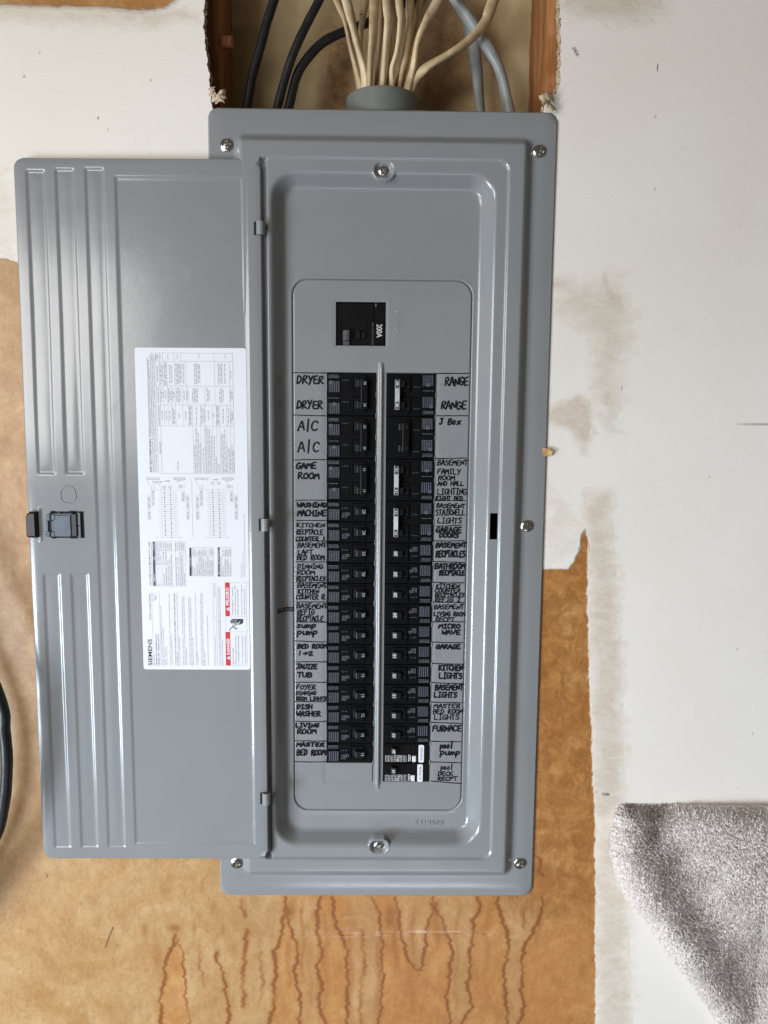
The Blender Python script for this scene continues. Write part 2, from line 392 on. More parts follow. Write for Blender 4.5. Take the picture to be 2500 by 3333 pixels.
def wall_h(x, z):
    r1 = np.exp(-((z-TAPE[2][1]+.0016*np.sin(x*23))/.0022)**2)*sm(TAPE[1][0]-.02, TAPE[1][0]+.03, x)*(1-sm(TAPE[3][0]-.03, TAPE[3][0], x))
    r2 = np.exp(-((z-TAPE[5][1]+.002*np.sin(x*31+1))/.0016)**2)*sm(TAPE[4][0]-.02, TAPE[4][0]+.03, x)*(1-sm(TAPE[5][0]-.05, TAPE[5][0], x))
    r3 = np.exp(-((z-TAPE[2][1]-.008+.002*np.sin(x*41+2))/.002)**2)*sm(TAPE[1][0]-.02, TAPE[1][0]+.02, x)*(1-sm(-.05, .05, x))
    wr = 1 + .45*np.sin(x*210+z*300) + .35*np.sin(x*470-z*200+1)
    return WY + .00035*r1*wr + .0003*r2*wr + .0003*r3*wr + .0006*np.sin(x*7+1)*np.sin(z*5)
wall_me = grid_mesh('wall', xl, zl, wall_h, M['wall'], keep=lambda a, b: ~((a > XL0) & (a < XR0) & (b > ZB)) & ~((np.abs(a) < .1825) & (np.abs(b) < .4715)), warp=wall_warp)
vco = np.empty(len(wall_me.vertices)*3, np.float32); wall_me.vertices.foreach_get('co', vco); vco = vco.reshape(-1, 3)
vx, vz = vco[:,0].astype(float), vco[:,2].astype(float)
def wattr(me, name, a):
    t = me.attributes.new(name, 'FLOAT', 'POINT'); t.data.foreach_set('value', np.ascontiguousarray(a, dtype=np.float32))
# brown regions (white elsewhere)
B1 = wp(PXL, [(-700, 850), (20, 842), (60, 858), (300, 862), (500, 900), (1500, 1700), (1770, 1853), (1850, 1852), (1868, 1828), (1884, 1790), (1893, 1740), (1908, 1722),
              (1914, 1760), (1912, 1900), (1918, 2200), (1930, 2520), (1937, 2700), (1940, 3900), (-900, 3900)])
B2 = wp(PXL, [(-600, -300), (-300, 20), (120, 26), (330, 30), (470, 42), (545, 30), (620, -20), (640, -300)])
sd = polysd(vx, vz, B1, .0006, 3)
white = sm(-.0065, .0065, sd)*sm(-.016, .012, polysd(vx, vz, B2, .002, 5))
rub = np.zeros_like(vx)
# rubbed-thin vertical strip right of the brown, and the two smudges higher up
xe = at(1940, 2600, WY)[0]
zlo = at(1940, 1720, WY)[1]
strip = wp(PXL, [(1895, 1600), (1912, 1720), (1925, 2200), (1937, 2700), (1940, 3400), (2060, 3400), (2035, 2600), (2020, 2000), (1985, 1600)])
rub = np.maximum(rub, 1.02*sm(.018, -.016, polysd(vx, vz, strip, .002, 8)))
for P_, k, w in (([(1850, 930), (1960, 940), (2010, 900), (2050, 1080), (2010, 1180), (2020, 1330), (1990, 1400), (1950, 1300), (1930, 1100), (1820, 1000)], .85, .03),
                 ([(1780, 1345), (1880, 1290), (1925, 1310), (1922, 1400), (1900, 1470), (1860, 1400), (1790, 1370)], 1.15, .012),
                 ([(1790, 920), (1820, 915), (1870, 930), (1850, 945), (1800, 940)], .9, .012),
                 ([(1960, 900), (2020, 970), (2030, 1010), (1990, 1000)], 1.25, .014),
                 ([(1850, -100), (2160, -100), (2150, 30), (2050, 60), (1920, 45), (1840, 20)], 1.1, .03),
                 ([(0, 20), (600, 30), (640, 60), (500, 80), (0, 60)], .9, .02),
                 ([(-300, 500), (20, 540), (60, 700), (60, 860), (-300, 860)], .55, .03),
                 ([(1780, 1560), (1900, 1700), (1870, 1800), (1790, 1840)], .45, .02)):
    rub = np.maximum(rub, k*sm(w, -w*.6, polysd(vx, vz, wp(PXL, P_), .002, 9)))
stain = np.zeros_like(vx)
S2 = [([(760,720),(740,790),(715,850),(705,920),(690,1000),(700,1106),(702,1300)], 2.6, 1), ([(755,730),(785,800),(800,900),(808,1000),(815,1106),(818,1250)], 1.7, .75),
      ([(785,400),(795,450),(798,560),(798,640),(790,700)], 1.1, .8), ([(835,400),(838,500),(832,650),(845,850),(850,1000)], 1.1, .7),
      ([(935,800),(955,860),(970,940),(985,1050),(995,1106),(1000,1300)], 2.4, 1), ([(1065,700),(1070,760),(1050,850),(1045,940),(1055,1030)], 4.2, .75),
      ([(1235,560),(1225,640),(1210,720),(1190,800),(1195,880),(1180,1000),(1165,1106),(1150,1300)], 3.0, 1), ([(1240,600),(1260,720),(1290,810),(1270,880),(1300,970),(1290,1106),(1300,1300)], 2.6, 1),
      ([(1385,560),(1370,700),(1390,790),(1365,860),(1395,930),(1380,1000),(1400,1106),(1400,1300)], 3.0, 1), ([(1435,560),(1440,640),(1480,720),(1500,800),(1495,880),(1505,1000),(1500,1106),(1500,1300)], 2.8, 1),
      ([(1605,560),(1640,650),(1655,760),(1650,900),(1640,1106),(1640,1300)], 2.6, .9), ([(1565,700),(1570,850),(1560,1000),(1560,1106)], 4, .55), ([(1125,800),(1130,900),(1128,1000)], 4, .5),
      ([(860,770),(870,860),(880,940)], 3, .5), ([(1040,570),(1060,640)], 4, .6),
      ([(690,400),(700,430),(745,455),(740,475),(700,490),(700,520),(745,560),(750,620)], .9, .6),
      ([(480,440),(490,480),(462,545),(470,575),(500,590),(530,570),(525,530),(505,490),(510,440)], 1.0, .8),
      ([(225,565),(240,600),(218,635),(240,655),(270,655),(280,630),(262,595),(255,565)], 1.0, .75),
      ([(600,410),(625,440),(650,425),(640,400)], .9, .5), ([(780,1020),(830,1080),(850,1110)], 1, .7), ([(880,1000),(900,1050),(925,1080),(920,1110)], 1.2, .7),
      ([(0,700),(30,690),(65,690)], 1.0, .5), ([(30,920),(38,960),(40,1020)], 1.2, .5), ([(300,705),(550,708),(800,712)], .9, .38)]
S3 = [([(45,560),(60,640),(80,740),(110,830),(140,872),(165,872),(178,800),(185,700),(205,600),(210,560)], 2.4, .95), ([(210,590),(250,650),(275,720),(290,800),(285,900),(275,1000),(280,1106),(275,1300)], 2.6, 1),
      ([(400,560),(415,600),(385,660),(380,740),(375,850),(360,950),(375,1030),(340,1106),(335,1300)], 2.6, 1), ([(495,560),(505,640),(535,720),(530,800),(520,900),(530,1000),(525,1106),(520,1300)], 2.6, 1),
      ([(685,560),(670,640),(650,700),(610,760),(600,850),(590,950),(600,1020),(590,1106),(590,1300)], 2.6, 1), ([(655,375),(680,400),(670,440),(700,470)], 3, .7),
      ([(765,850),(780,900),(775,950),(780,985),(800,990),(805,940),(815,900),(795,860)], .9, .55), ([(395,700),(400,765),(420,770),(430,720)], .9, .5), ([(620,570),(610,640),(600,690)], 3, .5)]
for K, S in ((K2, S2), (K3, S3)):
    for i, (p, w, a) in enumerate(S):
        q = wp(K, p); zmn = min(t[1] for t in q)-.02; zmx = max(t[1] for t in q)+.02; xmn = min(t[0] for t in q)-.02; xmx = max(t[0] for t in q)+.02
        s = (vz > zmn) & (vz < zmx) & (vx > xmn) & (vx < xmx)
        w *= .00066
        dd = pl_dist(vx[s], vz[s], q, .0011 if w > .0005 else .0004, i+20)
        am = a*(.78+.22*np.sin(vz[s]*95+i*2.1)*np.sin(vz[s]*41+i)); thin = 1 if w > .0008 else .62
        stain[s] = np.maximum(stain[s], .84*thin*am*np.exp(-(dd/(w*1.15))**2) + (.42*am*np.exp(-(dd/(w*4.2))**2) if w > .0008 else 0))
for K, x, y, rx_, rz_, a in ((K2, 755, 690, 35, 22, .62), (K2, 625, 695, 16, 35, .5), (K2, 680, 820, 28, 100, .42), (K2, 925, 600, 22, 30, .45), (K2, 1250, 620, 40, 60, .6), (K2, 860, 640, 24, 40, .35), (K2, 1010, 780, 26, 60, .4),
                             (K2, 940, 800, 18, 25, .6), (K2, 965, 700, 12, 40, .5), (K3, 25, 640, 36, 90, .62), (K3, 225, 590, 18, 24, .7), (K3, 665, 450, 25, 50, .5), (K3, 640, 600, 14, 70, .42), (K2, 1060, 620, 14, 60, .5), (K2, 840, 690, 10, 60, .4)):
    cx_, cz_ = at(*K(x, y), WY); sx_, sz_ = rx_*.00031, rz_*.00031
    stain = np.maximum(stain, a*np.exp(-((vx-cx_)/sx_)**2-((vz-cz_)/sz_)**2))
tan = 1-sm(at(860, 3000, WY)[0], at(1120, 3000, WY)[0], vx + .01*np.sin(vz*60))
tan *= 1-.75*sm(-.36, -.28, vz)*sm(-.46, -.40, vx)
for K, p in ((K2, [(760,720),(705,920),(690,1106),(815,1106),(800,900)]), (K2, [(1235,600),(1190,800),(1165,1106),(1290,1106),(1270,880),(1290,810)]), (K2, [(1370,700),(1395,930),(1400,1106),(1500,1106),(1500,800),(1440,640)])):
    tan = np.minimum(tan + 0, 1-(1-.25)*sm(.003, -.003, polysd(vx, vz, wp(K, p), .0008, 5)))
for K, p in ((K3, [(210,590),(275,720),(285,900),(280,1106),(345,1106),(375,1030),(375,850),(385,660),(405,560),(210,540)]), (K3, [(495,560),(535,720),(520,900),(525,1106),(590,1106),(600,850),(610,760),(670,640),(685,560)]),
             (K3, [(45,560),(80,740),(140,872),(165,872),(185,700),(210,560)]), (K2, [(985,560),(1000,800),(1005,1106),(1160,1106),(1190,800),(1225,640),(1230,560)]), (K2, [(1300,560),(1300,850),(1300,1106),(1380,1106),(1365,860),(1370,700),(1385,560)]),
             (K2, [(1505,560),(1520,800),(1510,1106),(1640,1106),(1650,900),(1640,650),(1600,560)])):
    tan = np.maximum(tan, .60*sm(.005, -.003, polysd(vx, vz, wp(K, p), .0008, 6)))
for px_, w_, a_, y0_, y1_ in ((940,.006,.30,2960,3250),(985,.004,.38,2930,3200),(1010,.005,.3,3060,3333),(1060,.006,.34,2950,3333),(1140,.007,.36,2925,3333),(1235,.006,.36,2925,3333),(1290,.007,.4,2925,3180),(1345,.006,.34,2925,3333),(1425,.006,.4,2925,3100),(1490,.005,.28,2925,3333),(1590,.006,.3,2925,3333),(1755,.006,.35,2925,3100)):
    cx_, z1_ = at(px_, y0_, WY); z0_ = at(px_, y1_, WY)[1]
    stain = np.maximum(stain, 1.25*a_*np.exp(-((vx-cx_+.002*np.sin(vz*90+px_))/w_)**2)*sm(z0_-.02, z0_+.03, vz)*sm(z1_+.02, z1_-.02, vz))
zt = at(1800, 2990, WY)[1]
mottle = sm(zt-.03, zt+.04, vz)*sm(.12, .2, vx)*1.0 + .32*sm(-.3, -.2, vz)*(vx < 0) + .16
tide = sm(.02, -.1, vx)
_e = lambda z0, w, a, b: np.exp(-((vz-z0-.0016*np.sin(vx*23)-.0008*np.sin(vx*140))/w)**2)*sm(a-.01, a+.03, vx)*(1-sm(b-.04, b, vx))
tape = np.clip(1.3*_e(TAPE[2][1]+.001, .0045, TAPE[1][0], TAPE[3][0]) + .8*_e(TAPE[5][1], .0022, TAPE[4][0], .04) + .7*_e(TAPE[2][1]+.009, .002, TAPE[1][0], .0), 0, 1)*(.75+.25*np.sin(vx*95+2)*np.sin(vx*37))
mark = np.zeros_like(vx)
for K, p, w, a in ((K2, [(490,685),(470,735),(455,775)], 1.6, 1), (K2, [(200,455),(207,470)], 1.8, .8), (PXL, [(0,2222),(60,2222),(120,2222)], 1.8, .75), (PXL, [(2395,1379),(2440,1380),(2600,1383)], 1.0, .55), (K2, [(353,575),(352,595)], 1, .6),
                   (PXL, [(2450,2380),(2451,2398)], 1.4, .8), (K3, [(945,110),(970,112)], 3.5, .9), (K3, [(800,65),(870,95),(945,108)], .8, .4), (K3, [(1055,570),(1062,585)], 2.4, .6), (K3, [(975,980),(990,985)], 1.2, .6),
                   (PXL, [(1868,158),(1876,170),(1880,180)], 3.2, .9), (PXL, [(2140,207),(2141,230)], 1.6, .85), (PXL, [(319,209),(321,211)], 2.2, .85), (PXL, [(319,384),(320,386)], 2.6, .85), (PXL, [(353,421),(354,423)], 1.6, .85), (PXL, [(525,464),(526,466)], 1.5, .8),
                   (PXL, [(129,170),(130,172)], 1.8, .6), (PXL, [(599,282),(600,283)], 1.6, .7), (PXL, [(334,189),(335,190)], 1.5, .6), (PXL, [(2241,433),(2243,435)], 2, .7), (PXL, [(2133,380),(2136,382)], 2, .6), (PXL, [(2416,582),(2417,588)], 1.3, .8),
                   (PXL, [(2130,612),(2135,620)], 2.8, .5), (PXL, [(2395,2110),(2398,2112)], 1.3, .7), (PXL, [(2310,1120),(2311,1124)], 1.5, .8), (PXL, [(2023,1255),(2025,1270)], 1.3, .7), (PXL, [(2310,1552),(2311,1555)], 1.5, .6),
                   (PXL, [(1893,60),(1900,75),(1905,82)], .9, .5), (PXL, [(2230,130),(2240,145)], 1.8, .3), (PXL, [(480,450),(488,500)], 1.6, .35), (PXL, [(1857,1030),(1862,1120),(1865,1250)], .8, .25), (PXL, [(1950,1410),(1975,1360)], .9, .35),
                   (PXL, [(2070,680),(2180,830),(2260,1050),(2300,1300)], .8, .22), (PXL, [(2310,820),(2420,850),(2560,905)], 1.0, .3)):
    w *= .00042; q = wp(K, p); mark = np.maximum(mark, a*np.exp(-(pl_dist(vx, vz, q)/(w*1.25))**2))
for nm, a in (('white', white), ('rub', rub), ('stain', stain), ('tan', tan), ('mottle', mottle), ('tide', tide), ('tape', tape), ('mark', mark)): wattr(wall_me, nm, a)
wall = tag(obj('wall', wall_me), 'interior wall of brown glue-stained paper under a patchy white coat, cut open above the panel', None, None, 'structure')
# broken gypsum edge of the hole
def hole_edge(E, sgn, name):
    zs = np.linspace(.40, .66, 150); mb = MB(); vs = []; D = 5
    r = np.random.default_rng(4 if sgn > 0 else 5)
    for i, z in enumerate(zs):
        x = float(edge_x(E, z))
        for k in range(D):
            t = k/(D-1); vs.append((x + (sgn*.0002 if k == 0 else r.uniform(-.0013, .0013) + sgn*.0010*math.sin(t*3)), -(WY-.0002) + t*.0127, z + (0 if k == 0 else r.uniform(-.0006, .0006))))
    fs = [(i*D+k, i*D+k+1, (i+1)*D+k+1, (i+1)*D+k) for i in range(len(zs)-1) for k in range(D-1)]
    return mb.add(vs, fs).build(name, M['gypsum'], wall, 40)
hole_edge(EL, 1, 'cut_edge'); hole_edge(ER, -1, 'cut_edge')
def lump(mb, c, s, r):
    """small ragged polyhedron"""
    vs = []
    for th in (-.6, .35, 1.1):
        for k in range(6):
            a = k*math.pi/3 + r.uniform(-.3, .3); q = s*r.uniform(.6, 1.15)*math.cos(th)
            vs.append((c[0]+q*math.cos(a), c[1]+q*math.sin(a)*.6, c[2]+s*math.sin(th)*r.uniform(.7, 1.1)))
    fs = [tuple(range(6))[::-1], tuple(range(12, 18))] + [(a*6+k, a*6+(k+1) % 6, (a+1)*6+(k+1) % 6, (a+1)*6+k) for a in (0, 1) for k in range(6)]
    mb.add(vs, fs)
r_ = random.Random(3)
cm = MB()
for k in range(70):
    z = r_.uniform(.47, .62); x = float(edge_x(ER, z)); lump(cm, (x + r_.uniform(-.003, .0015), -WY-.0002+r_.uniform(-.0005, .004), z), r_.uniform(.0006, .0019), r_)
for k in range(22):
    z = r_.uniform(.55, .62); x = float(edge_x(EL, z)); lump(cm, (x + r_.uniform(-.0005, .0015), -WY+r_.uniform(0, .004), z), r_.uniform(.0005, .0014), r_)
tag(cm.build('gypsum_crumbs', M['gypsum'], wall, 30), kind='stuff')
def curl(px, py, L, wd, ang, name='torn_paper'):
    """a torn strip of facing paper curling off the edge"""
    x, z = at(px, py, .0); mb = MB(); vs = []; n = 7
    for i in range(n):
        t = i/(n-1); a = ang + t*.5; w = wd*(1-.55*t)*(1+.25*math.sin(i*2.1))
        cx_ = x + L*t*math.cos(ang)*(1-.2*t); cz_ = z + L*t*math.sin(ang); hh = .0005+.010*math.sin(t*2.3)*L/.02
        for s in (-1, 0, 1):
            vs.append((cx_ - s*w*math.sin(a), -(hh + (0 if s else .0015)), cz_ + s*w*math.cos(a)))
    vs += [(a_, b_+.0006, c_) for a_, b_, c_ in vs]; m_ = n*3
    fs = []
    for i in range(n-1):
        for k in range(2):
            q = (i*3+k, i*3+k+1, (i+1)*3+k+1, (i+1)*3+k); fs += [q, tuple(j+m_ for j in q)[::-1]]
        for k in (0, 2): fs.append((i*3+k, (i+1)*3+k, (i+1)*3+k+m_, i*3+k+m_))
    fs += [(0, 1, 1+m_, m_), (1, 2, 2+m_, 1+m_)]
    o = mb.add(vs, fs).build(name, M['gypsum'], wall, 50); return o
for a in ((688, 300, .014, .0045, -.9), (692, 318, .020, .005, -.35), (700, 330, .018, .0035, .1), (705, 322, .016, .003, .5), (690, 285, .012, .004, -1.3), (722, 325, .010, .0028, .9)): curl(*a)
for a in ((1800, 318, .016, .006, 3.4), (1790, 335, .018, .006, 3.0), (1800, 345, .012, .007, 3.9), (1775, 340, .008, .004, 2.6)): curl(*a)
x, z = at(1783, 1474, .0)
MB().add([(x-.008, .001, z-.004), (x+.003, 0, z-.0042), (x+.006, -.003, z+.001), (x+.001, -.001, z+.0055), (x-.008, .001, z+.006),
          (x-.008, .002, z-.004), (x+.003, .001, z-.0042), (x+.006, -.002, z+.001), (x+.001, 0, z+.0055), (x-.008, .002, z+.006)],
         [(0,1,2,3,4), (9,8,7,6,5), (0,5,6,1), (1,6,7,2), (2,7,8,3), (3,8,9,4)]).build('paper_flake', M['flake'], wall)
# ------------------------------------------------------------------ stud bay behind the hole
BH = -.125
xb = np.linspace(-.42, .42, 160); zb = np.linspace(.20, .95, 140)
bme = grid_mesh('stud_bay_back', xb, zb, lambda x, z: BH + .0015*np.sin(x*30)*np.sin(z*17), M['backboard'])
c3 = np.empty(len(bme.vertices)*3, np.float32); bme.vertices.foreach_get('co', c3); c3 = c3.reshape(-1, 3)
bx_, bz_ = c3[:,0], c3[:,2]
stain_shade = np.zeros_like(bx_)
for px, py, rx2, rz2, a in ((1105, 230, .028, .10, 1.0), (1110, 60, .022, .12, .75), (1420, 200, .05, .13, .9), (765, 150, .022, .3, .6), (1300, 100, .09, .2, .6), (1700, 330, .02, .04, .4)):  # brown stains, with the shadow down the left side painted in
    cx_, cz_ = at(px, py, BH); stain_shade = np.maximum(stain_shade, a*np.exp(-(np.abs(bx_-cx_)/rx2)**3-(np.abs(bz_-cz_)/rz2)**3))
wattr(bme, 'stain_shade', stain_shade)
tag(obj('stud_bay_back', bme), 'stained tan board at the back of the open stud bay', None, None, 'structure')
def stud(x0, x1, label, ph):
    zs = np.linspace(.15, .95, 90); mb = MB(); vs = []
    sec = [(x0, -.0175), (x1, -.0175), (x1, BH+.0005), (x0, BH+.0005)]; c = .0022
    sec = [(x0+c, -.0175), (x1-c, -.0175), (x1, -.0175-c), (x1, -.05), (x1, -.09), (x1, BH+.001), (x0, BH+.001), (x0, -.09), (x0, -.05), (x0, -.0175-c)]; n = len(sec)
    for z in zs:
        for k, (x, h) in enumerate(sec): vs.append((x + .0007*math.sin(z*60+k*1.7+ph) + .0004*math.sin(z*170+k), -h + .0005*math.sin(z*90+k), z))
    fs = [tuple(range(n)), tuple(range((len(zs)-1)*n, len(zs)*n))[::-1]]
    for i in range(len(zs)-1):
        for k in range(n): m = (k+1) % n; fs.append((i*n+k, (i+1)*n+k, (i+1)*n+m, i*n+m))
    o = mb.add(vs, fs).build('wall_stud', M['wood'], None, 45); fixn(o.data)
    return tag(o, label, 'wood stud', 'studs either side of the hole')
sl = stud(-.262, -.2150, 'reddish brown pine stud at the left side of the hole, beside the black cables', 0)
sr = stud(.1935, .2450, 'orange brown pine stud at the right side of the hole, beside the grey cables', 2)
MB().box(-.2148, -.1985, .15, .95, -.12, -.040, .002).build('wood_strip', M['wood'], sl)
x, z = at(738, 130, -.035)
MB().box(x-.007, x+.007, z-.008, z+.006, -.041, -.034, .002).build('wood_block', M['wood'], sl)

# ------------------------------------------------------------------ cables and conduit
def spline(P, n=8):
    P = [Vector(p) for p in P]; out = []
    Q = [P[0]*2-P[1]] + P + [P[-1]*2-P[-2]]
    for i in range(1, len(Q)-2):
        for k in range(n):
            t = k/n; a, b, c, d = Q[i-1], Q[i], Q[i+1], Q[i+2]
            out.append(.5*((2*b)+(c-a)*t+(2*a-5*b+4*c-d)*t*t+(3*b-a-3*c+d)*t**3))
    out.append(P[-1]); return out
def cable(name, pts, wpx, mat, label, cat, group, flat=1.0, twist=0., down=.06, n=12, ends=True, rib=0):
    """pts: (px, py, h) along the cable from top to bottom; runs on past the frame and down into the box"""
    P3 = []
    for px, py, h in pts:
        x, z = at(px, py, h); P3.append(Vector((x, -h, z)))
    if ends:
        P3.insert(0, P3[0] + (P3[0]-P3[1]).normalized()*.16)
        P3.append(P3[-1] + (P3[-1]-P3[-2]).normalized()*down)
    S = spline(P3, 9); r = wpx*.5*(.9513+abs(pts[0][2]))/FPX
    rr_ = random.Random(hash(name+label) % 1000 if False else len(label)*7+int(pts[0][0]))
    ph = rr_.uniform(0, 6)
    rs = [r*(1+.02*math.sin(i*.7+ph)+.012*math.sin(i*1.9+ph*2)) for i in range(len(S))]
    o = MB().tube(S, rs, n, flat, twist).build(name, mat, None, 60)
    return tag(o, label, cat, group)
CR = 'cream cables fanning out of the conduit connector'
V = 1.507
def dv(L): return [(a*V, b*V, h) for a, b, h in L]
creams = [
 ([(727,0,-.040),(745,42,-.040),(757,100,-.045),(768,150,-.052),(777,190,-.055)], 17, 'leftmost cream cable, bending left above the conduit connector'),
 ([(748,0,-.032),(762,55,-.032),(775,110,-.040),(785,150,-.046),(790,192,-.050)], 24, 'thick cream cable, second from the left in the fan'),
 ([(790,0,-.060),(783,40,-.060),(778,95,-.062),(783,140,-.064),(787,195,-.064)], 17, 'cream cable running behind the second cable of the fan'),
 ([(809,0,-.030),(806,70,-.030),(801,125,-.036),(797,192,-.044)], 24, 'thick straight cream cable, third from the left in the fan'),
 ([(835,0,-.034),(838,45,-.034),(833,105,-.040),(826,192,-.046)], 22, 'straight cream cable over the middle of the connector'),
 ([(820,0,-.062),(822,60,-.062),(817,120,-.064),(812,195,-.066)], 15, 'thin cream cable half hidden behind the middle ones'),
 ([(853,0,-.050),(852,60,-.050),(846,120,-.054),(838,195,-.060)], 18, 'cream cable just right of the middle of the fan'),
 ([(862,0,-.030),(866,45,-.030),(858,110,-.038),(846,150,-.044),(846,192,-.048)], 19, 'bowed cream cable crossing right of the middle'),
 ([(886,0,-.045),(885,50,-.045),(876,120,-.050),(866,160,-.053),(858,193,-.056)], 22, 'cream cable fourth from the right in the fan'),
 ([(908,0,-.060),(895,60,-.060),(880,120,-.062),(866,195,-.064)], 15, 'thin cream cable third from the right, set back in the fan'),
 ([(947,0,-.035),(922,45,-.036),(903,90,-.042),(893,140,-.048),(880,193,-.052)], 23, 'cream cable leaning right, beside the strongly bent one'),
 ([(1066,0,-.050),(1048,48,-.048),(1012,88,-.046),(965,120,-.046),(925,143,-.048),(895,172,-.052),(882,198,-.054)], 27, 'rightmost cream cable, bent far to the right'),
]
for p, w, lb in creams: cable('cream_cable', dv(p), w*1.38, M['cream'], lb, 'cable', CR, .62, .05, .05)
BR = 'black cables in the open stud bay'
cable('black_cable', dv([(592,0,-.05),(576,50,-.05),(560,110,-.05),(545,165,-.05),(533,235,-.05)]), 29, M['blackcable'], 'thick black cable nearest the left stud', 'cable', BR, down=.1)
cable('black_cable', dv([(690,0,-.045),(664,50,-.045),(640,100,-.045),(620,155,-.048),(598,235,-.05)]), 27, M['blackcable'], 'thick black cable in the middle of the three, running up to the right', 'cable', BR, down=.1)
cable('black_cable', dv([(830,30,-.095),(797,48,-.085),(745,68,-.07),(700,90,-.062),(665,125,-.058),(641,165,-.056),(623,235,-.055)]), 27, M['blackcable'], 'black cable curving right behind the cream cables', 'cable', BR, down=.1)
GR = 'grey cables beside the right stud'
cable('grey_cable', dv([(970,-20,-.075),(1000,25,-.072),(1035,75,-.068),(1062,115,-.066),(1082,160,-.066),(1100,245,-.066)]), 39, M['greycable'], 'front grey twisted cable slanting down to the right', 'cable', GR, .8, .10, .1)
cable('grey_cable', dv([(985,-10,-.098),(1008,45,-.096),(1022,95,-.094),(1030,150,-.092),(1038,245,-.09)]), 38, M['greycable'], 'rear grey twisted cable, left of the front one', 'cable', GR, .8, .10, .1)
# PVC connector
cxn, czt = at(1246, 275, -.007); cxn = at(1246, 283, -.052)[0]; cz0 = .455
def lathe(mb, prof, cx, cy, n=48):
    vs = [(cx+r*math.cos(2*math.pi*k/n), cy+r*math.sin(2*math.pi*k/n), z) for r, z in prof for k in range(n)]
    fs = [(i*n+k, i*n+(k+1) % n, (i+1)*n+(k+1) % n, (i+1)*n+k) for i in range(len(prof)-1) for k in range(n)]
    return mb.add(vs, fs)
o = lathe(MB(), [(.040, cz0), (.0455, cz0), (.0457, cz0+.01), (.0455, czt-.003), (.0447, czt-.0008), (.0435, czt), (.0395, czt-.0005), (.0385, czt-.003), (.038, cz0)], cxn, .052).build('conduit_connector', M['pvc'], None, 35)
fixn(o.data); tag(o, 'grey green plastic conduit connector holding the cream cables above the panel', 'conduit connector')
inner = lathe(MB(), [(.0001, czt-.030), (.0384, czt-.030)], cxn, .052).build('inside_floor', M['void'], o)
# hanging cables at the left edge
HC = 'black cables hanging at the left edge'
cable('hanging_cable', [(-1300,300,.03),(-700,900,.035),(-260,1700,.045),(-14,2240,.055),(14,2380,.055),(22,2490,.055),(12,2620,.052),(-22,2740,.05),(-160,2980,.045),(-420,3400,.035),(-600,4300,.03)], 36, M['blackcable'], 'outer black cable bulging into the picture at the left edge, beside the open door', 'cable', HC, ends=False)
cable('hanging_cable', [(-1350,420,.025),(-760,1050,.025),(-330,1750,.03),(-90,2240,.03),(-36,2420,.03),(-30,2540,.03),(-40,2640,.03),(-90,2800,.03),(-240,3060,.03),(-480,3500,.03),(-660,4300,.03)], 34, M['blackcable'], 'inner black cable behind the bulging one at the left edge', 'cable', HC, ends=False)

# ------------------------------------------------------------------ the electrical panel
panel = bpy.data.objects.new('electrical_panel', None); COL.objects.link(panel); panel.location = (0, 0, -.495)
tag(panel, 'grey steel breaker panel with its door open to the left and hand-lettered circuits', 'breaker panel')
PM = Matrix.Translation((0, 0, .495))
def ppart(o): o.matrix_parent_inverse = Matrix.Translation((0, 0, .495)); return o
def par(o, p=panel):
    o.parent = p
    if p is panel: o.matrix_parent_inverse = Matrix.Translation((0, 0, .495))
    return o
HX, HZ = .20703, .495
RECH = -.0095
SLOT = (.1365, .1458, -.0147, .0180)
def cover_h(x, z):
    e = rr(x, z, -HX, HX, -HZ, HZ, .0125)
    h = -.0028*sm(-.0022, 0, e) - .0012*sm(-.016, -.001, e)
    h = h + .010*ramp(0, .0085, -rr(x, z, -.1752, .1757, -.4630, .4632, .0115))
    h = h - .0022*ramp(0, .0026, -rr(x, z, -.1495, .1495, -.4370, .4370, .014))
    d = rr(x, z, -.1318, .1325, -.4180, .4200, .030)
    h = h - .0178*ramp(0, .0128, -d)
    h = h - .0045*sm(-.1446, -.1432, x)*(1-sm(-.1376, -.1362, x))*sm(.437, .434, np.abs(z))  # groove added to make the dark shadow band along the door edge
    # dimples round the two trim screws
    for sx_, sz_ in ((0.0, .4240), (.0013, -.4205)):
        q = rr(x, z, sx_-.0098, sx_+.0118, sz_-.0085, sz_+.0085, .0075)
        h = np.where(q < .003, np.maximum(h, .0078) - .0052*ramp(-.0005, .0035, -q), h)
    # pressed part number
    return h
PLT = (-.1099, .1115, -.3800, .3020)
f1 = [(s*v, w) for s in (-1, 1) for v, w in ((.2060, .0025), (.1715, .006), (.1482, .003), (.1255, .0125))] + [(-.140, .006)] + [(0.001, .015), (SLOT[0], 0), (SLOT[1], 0), (PLT[0]-.0006, .0), (PLT[1]+.0006, .0), (PLT[0]+.02, 0), (PLT[1]-.02, 0)]
f2 = [(s*v, w) for s in (-1, 1) for v, w in ((.4940, .0025), (.4590, .006), (.4357, .003), (.4130, .0125))] + [(.4240, .014), (-.4205, .014), (SLOT[2], 0), (SLOT[3], 0), (PLT[2]-.0006, 0), (PLT[3]+.0006, 0), (PLT[2]+.02, 0), (PLT[3]-.02, 0)]
def corner_warp(HX, HZ, r, cx=0, cz=0):
    def w(x, z):
        dx = np.abs(x-cx)-(HX-r); dz = np.abs(z-cz)-(HZ-r); k = (dx > 0) & (dz > 0); d = np.hypot(dx, dz); s = np.where(k & (d > r), r/np.maximum(d, 1e-9), 1)
        nx = np.where(k, np.sign(x-cx)*(HX-r+dx*s)+cx, x); nz = np.where(k, np.sign(z-cz)*(HZ-r+dz*s)+cz, z); return nx, nz
    return w
X = lines(-HX, HX, .006, .0008, f1); Z = lines(-HZ, HZ, .006, .0008, f2)
